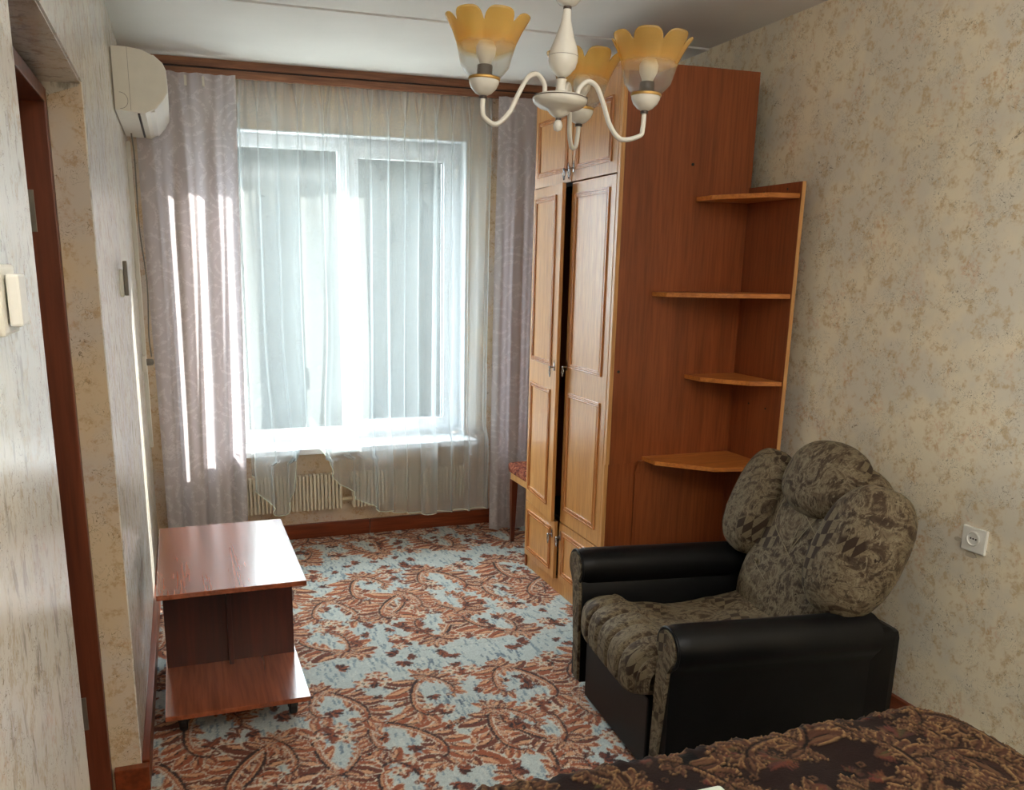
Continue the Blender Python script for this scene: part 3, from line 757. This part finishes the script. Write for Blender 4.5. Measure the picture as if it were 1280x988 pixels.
# ------------------------------------------------------------------ small table
t = thing('side_table', 'low mahogany veneer side table with glossy top and lower shelf', 'table', (.097, 2.98, 0), math.radians(.3))
MB().box((-.232, -.345, .508), (.236, .385, .525), .002).build('tabletop', M['table_wood'], t)
MB().box((-.232, -.375, .105), (.232, .385, .122), .002).build('lower_shelf', M['table_wood'], t)
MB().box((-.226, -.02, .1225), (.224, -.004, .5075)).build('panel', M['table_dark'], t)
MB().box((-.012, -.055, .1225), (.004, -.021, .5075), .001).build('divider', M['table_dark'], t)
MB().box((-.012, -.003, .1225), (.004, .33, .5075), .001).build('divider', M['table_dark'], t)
for x in (-.18, .185):
    for y in (-.25, .30):
        f = MB().box((x-.03, y-.03, .06), (x+.03, y+.03, .1045), .003).build('foot', M['black'], t)
        MB().lathe([(.022, -.014), (.027, -.010), (.027, .010), (.022, .014)], n=16, M=Matrix.Translation((x, y, .0285)) @ Matrix.Rotation(PI/2, 4, 'Y')).box((x-.018, y-.006, .03), (x-.0145, y+.006, .061)).box((x+.0145, y-.006, .03), (x+.018, y+.006, .061)).build('caster', M['black'], f)

# ------------------------------------------------------------------ stool
s = thing('stool', 'wooden stool with red-brown tapestry seat between curtain and wardrobe', 'stool', (1.88, 4.16, 0))
b = MB().box((-.18, -.17, .405), (.18, .17, .465), .022); b.build('seat', M['tapestry'], s, True)
MB().box((-.165, -.155, .365), (.165, .155, .4045), .003).build('apron', M['ward_edge'], s)
for x in (-1, 1):
    for y in (-1, 1):
        b = MB(); X0_, Y0_ = x*.15, y*.14
        vs = []
        for z, r_ in ((0, .010), (.364, .018)):
            vs += [(X0_+x*(-0 if z else .004)+dx*r_, Y0_+dy*r_, z) for dx, dy in ((-1, -1), (1, -1), (1, 1), (-1, 1))]
        b.add(vs, [(3, 2, 1, 0), (4, 5, 6, 7), (0, 1, 5, 4), (1, 2, 6, 5), (2, 3, 7, 6), (3, 0, 4, 7)])
        b.build('leg', M['frame_wood'], s)

# ------------------------------------------------------------------ air conditioner
ac = thing('air_conditioner', 'white split air conditioner unit high on the left wall', 'air conditioner', (XL, 3.73, 2.115))
prof = [(.006, 0), (.115, -.006), (.150, .012), (.180, .045), (.197, .075), (.200, .10), (.1975, .155), (.187, .178), (.155, .205), (.115, .222), (.06, .229), (.006, .229)]
LEN = .74
MB().prism(prof, 0, LEN, 'y').build('body', M['plastic'], ac)
c2 = [(x*.985+.001, z*.985+.0015) for x, z in prof]
MB().prism(prof[2:9]+[(.14, .19), (.14, .03)], .012, LEN-.012, 'y').v
b = MB(); q = [(.151, .008), (.183, .044), (.2015, .075), (.2035, .10), (.2005, .156), (.189, .181), (.158, .207)]
q2 = [(x-.004, z) for x, z in reversed(q)]
b.prism(q+q2, .004, LEN-.004, 'y').build('front_panel', M['white_plastic'], ac)
MB().box((.085, .03, -.0075), (.094, LEN-.04, -.003)).build('louver_slot', M['black'], ac)
MB().box((.097, .03, -.011), (.150, LEN-.04, -.0045), .002, M=Matrix.Rotation(-.10, 4, 'Y')).build('louver', M['white_plastic'], ac)
b = MB().tube([(.012+.030*math.cos(a)+.012, -.0004, .035+.030*math.sin(a)) for a in [(-PI/2)+PI*k/14 for k in range(15)]], .0008, 4); b.build('knockout', M['grey_plastic'], ac)
MB().box((.062, -.0008, .0), (.0632, .0002, .228)).build('seam', M['grey_plastic'], ac)
MB().box((.0, .01, .004), (.0055, LEN-.01, .225)).build('mounting_plate', M['steel'], ac)
# duct, cable and socket under it
tag(MB().box((XL, 4.50, .62), (XL+.018, 4.535, 2.10), .003).build('cable_duct', M['plastic']), 'narrow cream cable duct running down the left wall under air conditioner', 'duct')
pw = MB().tube(curve_pts([(-.165, 4.30, 2.108), (-.160, 4.32, 2.0), (-.165, 4.40, 1.7), (-.150, 4.42, 1.45), (-.160, 4.43, 1.2), (-.155, 4.42, 1.09)], 8), .0032, 6)
pco = pw.build('power_cord', M['grey_plastic'], None, True); pco.parent = ac; pco.location = (-XL, -3.73, -2.115)
so = thing('wall_socket', 'small cream surface socket on left wall below air conditioner', 'socket', (XL, 4.40, 1.06))
MB().box((0, -.03, -.04), (.02, .03, .04), .005).build('plate', M['plastic'], so)
pl = MB().lathe([(.016, 0), (.017, .01), (.015, .028), (.006, .034)], n=14, M=Matrix.Translation((XL+.0205, 4.415, 1.065)) @ Matrix.Rotation(PI/2, 4, 'Y'))
tag(pl.build('power_plug', M['grey_plastic'], None, True), 'grey power plug in the cream socket on left wall', 'plug')
rh = thing('remote_holder', 'small grey remote control in white holder on left wall', 'remote', (XL, 3.27, 1.48))
MB().box((0, -.022, -.06), (.012, .022, .035), .003).build('holder', M['white_plastic'], rh)
MB().box((.013, -.020, -.055), (.028, .020, .065), .004).build('remote', M['grey_plastic'], rh)
# light switch by the doorway
sw = thing('light_switch', 'white rocker light switch on the wall just left of doorway', 'switch', (XL, 1.060, 1.495))
MB().box((0, -.045, -.038), (.020, .045, .038), .004).build('plate', M['plastic'], sw)
MB().box((.0205, -.032, -.028), (.034, .034, .028), .003, M=Matrix.Rotation(.06, 4, 'Z')).build('rocker', M['white_plastic'], sw)

# socket on the right wall, torn paper around it
so = thing('wall_socket', 'square grey-white wall socket on the right wall behind armchair', 'socket', (XR, 1.886, .716)); 
MB().box((-.010, -.043, -.040), (0, .043, .040), .004).build('plate', M['white_plastic'], so)
R90 = Matrix.Rotation(-PI/2, 4, 'Y')
MB().lathe([(.023, 0), (.0245, .003), (.021, .0045), (.019, .001), (.001, .001)], n=28, M=Matrix.Translation((-.010, .0, .004)) @ R90).build('socket_ring', M['white_plastic'], so, True)
k = MB()
for dy in (-.0095, 0, .0095): k.lathe([(.0027, 0), (.0027, .0006), (.001, .0006)], n=10, M=Matrix.Translation((-.0112, dy, .004)) @ R90)
k.build('hole', M['black'], so)
rr = random.Random(3)
def flap(cy, cz, r, lab):
    pts = [(cy+r*(1+.4*rr.random())*math.cos(a), cz+r*.5*(1+.5*rr.random())*math.sin(a)) for a in [2*PI*k/9 for k in range(9)]]
    tag(MB().prism(pts, XR-.0022, XR, 'x').build('torn_wallpaper', M['concrete']), lab, 'torn paper', 'torn wallpaper scraps around the right wall socket')
flap(1.895, .664, .017, 'pale scrap of torn wallpaper below the right wall socket')
flap(1.948, .700, .011, 'pale scrap of torn wallpaper left of the right wall socket')

# ------------------------------------------------------------------ armchair
ch = thing('armchair', 'black leatherette armchair with olive patterned velour cushions', 'armchair', (1.29, 2.265, 0), math.radians(-4))
AW = .335   # half distance of arm centres
def pillow(name, c, r, p=2.4, rot=(0, 0, 0), mat=None, parent=ch, n=44, fn=None, seams=0):
    e = Euler(rot).to_matrix(); vs = []; fs = []
    m_, k_ = n//2, n
    sg = lambda a, q: math.copysign(abs(a)**q, a)
    for i in range(m_+1):
        th = -PI/2+PI*i/m_
        for j_ in range(k_):
            ph = 2*PI*j_/k_; q = 2/p
            v = Vector((r[0]*sg(math.cos(th), q)*sg(math.cos(ph), q), r[1]*sg(math.cos(th), q)*sg(math.sin(ph), q), r[2]*sg(math.sin(th), q)))
            if fn: v = fn(v)
            wr = .003*noise.noise(v*14)+.0016*noise.noise(v*34)
            v = v*(1+wr/max(v.length, .02))
            vs.append(tuple(e @ v + Vector(c)))
    for i in range(m_):
        for j_ in range(k_):
            j2 = (j_+1) % k_; fs.append((i*k_+j_, i*k_+j2, (i+1)*k_+j2, (i+1)*k_+j_))
    me = bpy.data.meshes.new(name); me.from_pydata(vs, [], fs)
    bm = bmesh.new(); bm.from_mesh(me); bmesh.ops.remove_doubles(bm, verts=bm.verts, dist=1e-5); bmesh.ops.recalc_face_normals(bm, faces=bm.faces); bm.to_mesh(me); bm.free()
    return link(name, me, mat or M['velour'], parent, True)
# base and frame
MB().box((.0, -.235, .02), (.66, .25, .26), .006).build('base', M['leather'], ch)
for x, y in ((.05, -.2), (.6, -.2), (.05, .2), (.6, .2)): MB().lathe([(.02, 0), (.022, .02)], (x, y, 0), 12).build('glide', M['black'], ch)
def arm(sgn):
    # profile in (v, z) of a rolled arm, extruded along depth u
    yc = sgn*AW; prof = []
    R_ = .067; zc = .481
    for k in range(19):
        a = math.radians(-50+k*280/18) if sgn > 0 else math.radians(230-k*280/18)
        prof.append((yc+sgn*.012+R_*math.cos(a), zc+R_*math.sin(a)))
    # down the inner side then the outer side
    i_in, i_out = (yc-sgn*.045), (yc+sgn*.05)
    o1 = [(yc+sgn*.034, .40), (yc+sgn*.032, .05)]
    o2 = [(yc-sgn*.048, .05), (yc-sgn*.048, .40)]
    prof = [p for p in prof]
    outl = (prof+[(o2[1][0], .395), o2[0], o1[1], (o1[0][0], .395)])
    N = 26; Ld = .67; vs = []; fs = []; n_p = len(outl)
    cz0 = (yc, .36)
    for i in range(N+1):
        u = Ld*i/N; groove = 1.0
        for g_ in (.045, .085, .125, .165): groove -= .028*math.exp(-((u-g_)/.0035)**2) if g_ > 0.05 else .02*math.exp(-((u-g_)/.0035)**2)
        end = 1-.10*max(0, 1-u/.018)**2
        for (a, z) in outl:
            d = Vector((a-yc, z-zc))
            if z > .39: d *= groove*end
            zz = zc+d.y-.018*u/.6
            vs.append((u-.005, yc+d.x, zz))
    for i in range(N):
        for k_ in range(n_p):
            k2 = (k_+1) % n_p; fs.append((i*n_p+k_, i*n_p+k2, (i+1)*n_p+k2, (i+1)*n_p+k_))
    fs.append(tuple(range(n_p))); fs.append(tuple(N*n_p+k_ for k_ in range(n_p)))
    b = MB().add(vs, fs); o = b.build('armrest', M['leather'], ch, True, auto=.9)
    # fabric facing on the front and its piping
    inner = [(yc+(a-yc)*.80+sgn*.004, zc+(z-zc)*.80 if z > .39 else z) for a, z in outl]
    inner = [((a, z) if z > .41 else (yc-sgn*.046 if (a-yc)*sgn < 0 else yc-sgn*.012, max(min(z, .40), .06))) for a, z in inner]
    f = MB().prism(inner, -.016, -.0055, 'x').build('facing', M['velour'], o)
    MB().tube([(-.008, a, z) for a, z in [(yc+(a-yc)*.90+sgn*.003, zc+(z-zc)*.90) for a, z in prof]], .0052, 8).build('piping', M['leather'], o, True)
    pts = [(-.0165, yc+sgn*.012, zc+.012)]
    MB().lathe([(.004, 0), (.0035, .002), (.0005, .003)], n=10, M=Matrix.Translation((-.016, yc+sgn*.012, zc+.01)) @ R90).build('tack', M['ring_dark'], o)
for sg_ in (1, -1): arm(sg_)
# seat with stuffed channels rolling over the front edge
def seat():
    nu, nv = 90, 84; hw = .262
    path = curve_pts([(.10, 0, .245), (-.035, 0, .262), (-.058, 0, .32), (-.045, 0, .385), (.0, 0, .418), (.07, 0, .425), (.16, 0, .392), (.30, 0, .375), (.45, 0, .385), (.56, 0, .40)], 10)
    P_ = np.array([[p.x, p.z] for p in path]); nl = len(P_)
    s1 = np.linspace(-1, 1, nu); X = np.zeros((nl, nu)); Y = X.copy(); Z = X.copy()
    for i in range(nl):
        t = i/(nl-1); T_ = P_[min(i+1, nl-1)]-P_[max(i-1, 0)]; T_ /= np.hypot(*T_); N_ = np.array([-T_[1], T_[0]])
        front = np.exp(-((t-.38)/.24)**2)
        chn = -.018*np.exp(-((((s1*3.0) % 1)-.5)/.09)**2)*front*(np.abs(s1) < .95)
        edge = -.05*np.abs(s1)**7
        dm = -.006*(np.cos(s1*9)*np.cos(t*40))*(t > .55)
        for k_ in range(nu):
            q = P_[i]+N_*(chn[k_]+edge[k_]+dm[k_])
            X[i, k_], Z[i, k_] = q; Y[i, k_] = s1[k_]*hw*(1+.06*math.exp(-((t-.35)/.2)**2)*(1-abs(s1[k_])*0))
    X += .012*np.sin(Y*4)
    return link('seat_cushion', grid_mesh('seat_cushion', X, Y, Z), M['velour'], ch)
seat()
MB().box((.02, -.25, .2605), (.60, .25, .34), .01).build('seat_support', M['velour'], ch)
# backrest: tufted centre, two round wings, head pillow
lean = math.radians(22)
MB().box((.60, -.28, .06), (.86, .28, .42), .03).build('back_frame', M['leather'], ch)
def cen(v):
    v = v.copy()
    if v.x < 0:
        tuft = 0
        for ty, tz in ((-.13, .04), (0, -.03), (.13, .04), (-.07, .15), (.07, .15), (-.15, -.11), (.15, -.11)):
            tuft += .016*math.exp(-(((v.y-ty)/.03)**2+((v.z-tz)/.03)**2))
        v.x += tuft
    v.y *= 1-.10*math.exp(-((v.z+.02)/.14)**2)
    return v
bk = pillow('backrest', (.70, 0, .60), (.088, .275, .335), 3.0, (0, lean, 0), fn=cen, n=64)
mb = MB(); E_ = Euler((0, lean, 0)).to_matrix(); C0 = Vector((.70, 0, .60))
for ty, tz in ((-.13, .04), (0, -.03), (.13, .04), (-.07, .15), (.07, .15), (-.15, -.11), (.15, -.11)):
    p_ = E_ @ Vector((-.073, ty, tz))+C0
    o = MB().lathe([(.0105, 0), (.009, .004), (.004, .0065), (.0005, .007)], n=12, M=Matrix.Translation(p_) @ Matrix.Rotation(lean, 4, 'Y') @ R90).build('button', M['velour'], bk, True)
# diamond quilting cords drawn over the centre
cords = MB()
def cord(a, b_):
    pts = []
    for k in range(9):
        t_ = k/8; ty = a[0]+(b_[0]-a[0])*t_; tz = a[1]+(b_[1]-a[1])*t_
        pts.append(E_ @ Vector((-.088+.010*abs(2*t_-1)**3+.012*(tz/.3)**2, ty, tz))+C0)
    cords.tube(pts, .0013, 5)
for a, b_ in (((-.13, .04), (.07, .15)), ((0, -.03), (.13, .04)), ((-.15, -.11), (.13, .04)), ((0, -.03), (-.07, .15)), ((-.13, .04), (-.13, .16)), ((0, -.03), (0, .17)), ((.13, .04), (.13, .16)), ((-.15, -.11), (0, -.03)), ((.0, -.17), (.15, -.11))): cord(a, b_)
cords.build('quilting_cord', plain('tan_cord', lin((130, 118, 92)), .7), bk)
def wingf(s):
    def f(v):
        v = v.copy(); t = v.z/.22
        v.x -= .05*(1-t*t)*.0+.03*s*0
        v.y += s*.020*math.sin(t*1.4)
        v.x += -.018*math.exp(-((v.y-s*.02)/.06)**2) if v.x < 0 else 0
        return v
    return f
pillow('wing', (.690, .292, .698), (.088, .122, .198), 2.5, (0, lean*.9, -.28), fn=wingf(1), n=52)
pillow('wing', (.642, -.288, .700), (.090, .138, .210), 2.5, (0, lean*.9, .28), fn=wingf(-1), n=52)
pillow('head_pillow', (.742, .015, .842), (.094, .172, .138), 2.3, (0, lean*1.1, 0), n=52)

# ------------------------------------------------------------------ bed and bedspread
bd = thing('bed', 'low double bed under a brown plush bedspread in the foreground', 'bed', (.95, .45, 0))
MB().box((-.66, -.95, .06), (.785, 1.00, .28), .01).build('base', M['table_dark'], bd)
MB().box((-.65, -.94, .281), (.775, .985, .455), .05).build('mattress', M['towel'], bd, True)
for x in (-.6, .63):
    for y in (-.88, .93): MB().lathe([(.022, 0), (.03, .0599)], (x, y, 0), 12).build('leg', M['table_dark'], bd)
def bedspread():
    rnd = random.Random(11)
    x0, x1, y0, y1 = .27, 1.785, -.60, 1.505
    P = dict(rust=lin((74, 46, 34)), brown=lin((48, 28, 22)), dark=lin((9, 5, 5)), cream=lin((150, 118, 80)), peach=lin((92, 64, 44)))
    cv = Canvas(x0-.3, .60, x1+.3, y1+.3, .003, lin((32, 17, 14)))
    for k in range(420):      # furry fans
        x = rnd.uniform(x0-.2, x1+.2); y = rnd.uniform(.6, y1+.2); a = rnd.uniform(0, 6.28); s_ = rnd.uniform(.03, .07)
        for q in range(9): cv.petal(x, y, a+(q-4)*.2, s_*rnd.uniform(.8, 1.1), s_*.09, lin((rnd.randint(64, 100), rnd.randint(42, 62), rnd.randint(32, 42))), None, None)
        if rnd.random() < .35: cv.disc(x, y, s_*.4, P['dark'])
    for k in range(85):
        x = rnd.uniform(x0-.1, x1+.1); y = rnd.uniform(.75, y1+.1)
        scroll(cv, x, y, rnd.uniform(0, 6.28), rnd.uniform(.10, .17), rnd.choice((-1, 1)), P, rnd)
    for k in range(150):
        x = rnd.uniform(x0-.1, x1+.1); y = rnd.uniform(.75, y1+.1); r_ = rnd.uniform(.007, .014)
        cv.disc(x, y, r_, P['dark']); cv.disc(x, y, r_*.7, P['peach']); cv.disc(x, y, r_*.42, P['dark'])
    # cloth parametrised by arc length from the top outwards over the edges
    us = np.concatenate([np.linspace(-.30, .30, 40)[:-1]*1.0+.30+x0-.0-.30, np.arange(x0+.30, x1+.30, .0042)])
    us = np.arange(x0-.28, x1+.28, .0045); ws = np.concatenate([np.arange(y0, .75, .03), np.arange(.75, y1+.32, .0045)])
    U, V = np.meshgrid(us, ws)
    R_ = .055; zt = .468
    def fold(s, e):      # arc-length s beyond edge start e-R: returns pos, drop
        d = s-(e-R_); a = np.clip(d/R_, 0, PI/2)
        pos = np.where(d <= 0, s, e-R_+R_*np.sin(a)); drop = np.where(d <= 0, 0, R_*(1-np.cos(a))+np.maximum(0, d-R_*PI/2))
        return pos, drop
    px_, dx1 = fold(U, x1); mx_, dx0 = fold(-U, -x0); px_ = np.where(U < x0+R_, -mx_, px_)
    py_, dy1 = fold(V, y1)
    drop = np.maximum(dx1, np.maximum(dx0, dy1))+.25*np.minimum(dy1, dx1)+.35*np.clip((U-x1+.16)+(V-y1+.16)-.17, 0, .2)
    hang = np.clip(drop/.2, 0, 1)
    # crinkled edge and soft undulation
    Zz = zt-drop+.004*np.sin(U*23+V*9)*(1-hang)+.003*np.sin(U*61)*np.exp(-((V-y1+.02)/.03)**2)
    crink = .0045*np.sin(U*150+3*np.sin(U*13))*np.exp(-((V-y1+.015)/.02)**2)
    Zz += crink
    px_ = px_+.012*hang*np.sin(V*30)*(dx1 > dy1)*1; py_ = py_+.012*hang*np.sin(U*28)*(dy1 >= dx1)
    rad = np.minimum(dx1, dy1); px_ = px_-.5*np.minimum(rad, .12)*0; 
    Zz = np.maximum(Zz, .10)
    col_ = cv.sample(U, V); m2 = V < .62; col_[m2] = np.array(lin((70, 45, 35)))
    # relief: light motifs stand proud
    Zz += (col_.mean(-1)-.05)*.03*(1-hang)
    return grid_mesh('bedspread', px_, py_, Zz, col_)

bs = link('bedspread', bedspread(), M['plush'])
tag(bs, 'dark brown plush bedspread with tan scroll pattern covering the bed', 'bedspread')
tw = MB().box((.935, 1.20, .474), (1.005, 1.306, .490), .008, M=Matrix.Identity(4)); tag(tw.build('towel', M['towel'], None, True), 'corner of a small folded white towel lying on brown bedspread', 'towel')

# ------------------------------------------------------------------ chandelier
def chandelier():
    r = thing('chandelier', 'white three-arm chandelier with amber tulip glass shades', 'chandelier', (.853, 1.895, 1.911))
    r.rotation_euler = (0, math.radians(3.2), 0)
    MB().lathe([(.001, -.070), (.008, -.067), (.011, -.058), (.009, -.049), (.005, -.045)], n=20).build('finial', M['porcelain'], r, True)
    MB().lathe([(.0065, -.0455), (.0065, -.041)], n=16).build('collar', M['ring_dark'], r)
    MB().lathe([(.006, -.041), (.014, -.037), (.022, -.031), (.028, -.024), (.048, -.019), (.060, -.010), (.063, -.002), (.060, .004), (.050, .008), (.014, .012), (.0115, .022), (.0105, .036), (.012, .042)], n=36).build('hub', M['porcelain'], r, True)
    MB().lathe([(.0632, .0005), (.0618, .0025)], n=36).build('hub_line', M['ring_dark'], r)
    MB().lathe([(.0085, .042), (.0085, .046)], n=16).build('collar', M['ring_dark'], r)
    MB().lathe([(.008, .046), (.018, .053), (.029, .066), (.033, .080), (.0335, .092), (.030, .108), (.022, .128), (.015, .150), (.011, .165), (.0095, .180), (.009, .188)], n=32).build('stem', M['porcelain'], r, True)
    MB().lathe([(.0336, .0900), (.0334, .0912)], n=32).build('stem_line', M['ring_dark'], r)
    MB().lathe([(.0095, .188), (.0095, .194)], n=16).build('collar', M['ring_dark'], r)
    MB().lathe([(.009, .194), (.020, .199), (.028, .208), (.031, .220), (.028, .234), (.014, .246), (.007, .26), (.0065, .50)], n=28).build('upper_bulb', M['porcelain'], r, True)
    MB().lathe([(.0065, .50), (.045, .530), (.055, .560), (.056, .578)], n=28).build('canopy', M['porcelain'], r, True)
    offs = [(-.190, -.012, -.024), (.203, -.030, -.012), (.115, .135, -.027)]
    for (ox, oy, oz) in offs:
        R_ = math.hypot(ox, oy); dx, dy = ox/R_, oy/R_
        ctrl = [(.040, .004), (.043, .026), (.062, .044), (.085, .034), (.105, -.002), (.125, -.045), (.155, -.073), (R_-.006, -.062), (R_, -.044), (R_, oz+.0)]
        if R_ < .18: ctrl = [(.038, .004), (.040, .026), (.056, .044), (.074, .032), (.088, -.01), (.102, -.055), (.130, -.082), (R_-.010, -.074), (R_, -.045), (R_, oz)]
        a = MB().tube(curve_pts([(dx*p, dy*p, q) for p, q in ctrl], 7), .0056, 10).build('arm', M['porcelain'], r, True)
        cpos = Vector((ox, oy, oz))
        MB().lathe([(.0085, 0), (.0090, .003), (.0085, .006)], tuple(cpos), 16).build('collar', M['ring_dark'], a)
        MB().lathe([(.008, .006), (.018, .011), (.028, .021), (.033, .032), (.0335, .039), (.030, .040)], tuple(cpos), 28).build('cup', M['porcelain'], a, True)
        MB().lathe([(.0345, .037), (.0355, .040), (.0345, .043), (.030, .043)], tuple(cpos), 28).build('rim', M['gold'], a, True)
        MB().lathe([(.017, .040), (.017, .068), (.012, .070)], tuple(cpos), 18).build('bulb_socket', M['ring_dark'], a, True)
        MB().lathe([(.012, .070), (.014, .076), (.021, .090), (.022, .104), (.016, .117), (.004, .122)], tuple(cpos), 18).build('bulb', M['bulb'], a, True)
        # tulip shade: eight petals as lobes of one glass bell
        nph, nt = 144, 30; ph, tt = np.meshgrid(np.linspace(0, 2*PI, nph+1), np.linspace(0, 1, nt))
        lob = np.abs(np.sin(ph*3.5)); 
        top = .090+.032*np.sqrt(np.clip(1-(1-lob)**2.2, 0, 1))
        h = .002+tt*top
        base = np.interp(h, [0, .01, .025, .05, .072, .097, .124], [.030, .041, .053, .059, .065, .076, .092])
        rad = base*(1+.055*(lob-.6)*np.clip(h/.05, 0, 1))
        Xs, Ys, Zs = rad*np.cos(ph), rad*np.sin(ph), h
        me = grid_mesh('shade', Xs, Ys, Zs)
        o = link('shade', me, M['shade'], a); o.location = cpos+Vector((0, 0, .040)); o.rotation_euler = (0, 0, .35+ox*3)
        sm = o.modifiers.new('thickness', 'SOLIDIFY'); sm.thickness = .0025
chandelier()

# ------------------------------------------------------------------ outside
g = MB().box((-60, 17, -6.2), (60, 90, -6)).build('ground', M['ground']); g['kind'] = 'structure'
g = MB().box((-60, -60, -6.2), (60, 17, -6)).build('ground', plain('pale_bounce_ground', lin((190, 188, 180)), .9)); g['kind'] = 'structure'  # unseen ground, added pale to bounce daylight up to the ceiling
rt_ = random.Random(2)
def tree(x, y, hgt, wid, lab):
    t = thing('tree', lab, 'tree', (x, y, -6))
    MB().tube([(0, 0, 0), (.1, .05, hgt*.3), (-.1, 0, hgt*.55)], [.3, .22, .12], 8).build('trunk', M['bark'], t, True)
    vs = []; fs = []
    for k in range(5000):
        a = rt_.uniform(0, 6.28); cz = rt_.uniform(.12, 1); rr_ = wid*math.sqrt(max(0, 1-((cz-.5)/.56)**2))*rt_.uniform(.55, 1.0)
        p = Vector((rr_*math.cos(a), rr_*math.sin(a), hgt*cz)); q = Vector((rt_.gauss(0, 1), rt_.gauss(0, 1), rt_.gauss(0, 1))).normalized(); q2 = q.orthogonal().normalized()
        q3 = q.cross(q2); s_ = rt_.uniform(.08, .2); b0 = len(vs)
        vs += [p+q2*s_, p+q3*s_*.6, p-q2*s_, p-q3*s_*.6]; fs.append((b0, b0+1, b0+2, b0+3))
    MB().add(vs, fs).build('foliage', M['leaf'], t)
    core = MB().lathe([(.01, hgt*.04), (wid*.75, hgt*.16), (wid*.95, hgt*.5), (wid*.75, hgt*.8), (.01, hgt*.96)], n=14).build('foliage_core', M['leaf'], t, True)
for x, y, h_, w_, lab in ((4.3, 22, 15, 4.2, 'broad dull green tree filling the view through the window'),
        (-4.8, 23, 13, 4.1, 'dull green tree outside, left of the broad one, behind the lilac curtain'),
        (13.4, 23, 14, 4.1, 'dull green tree outside, right of the broad one, behind the wall')):
    tree(x, y, h_, w_, lab)
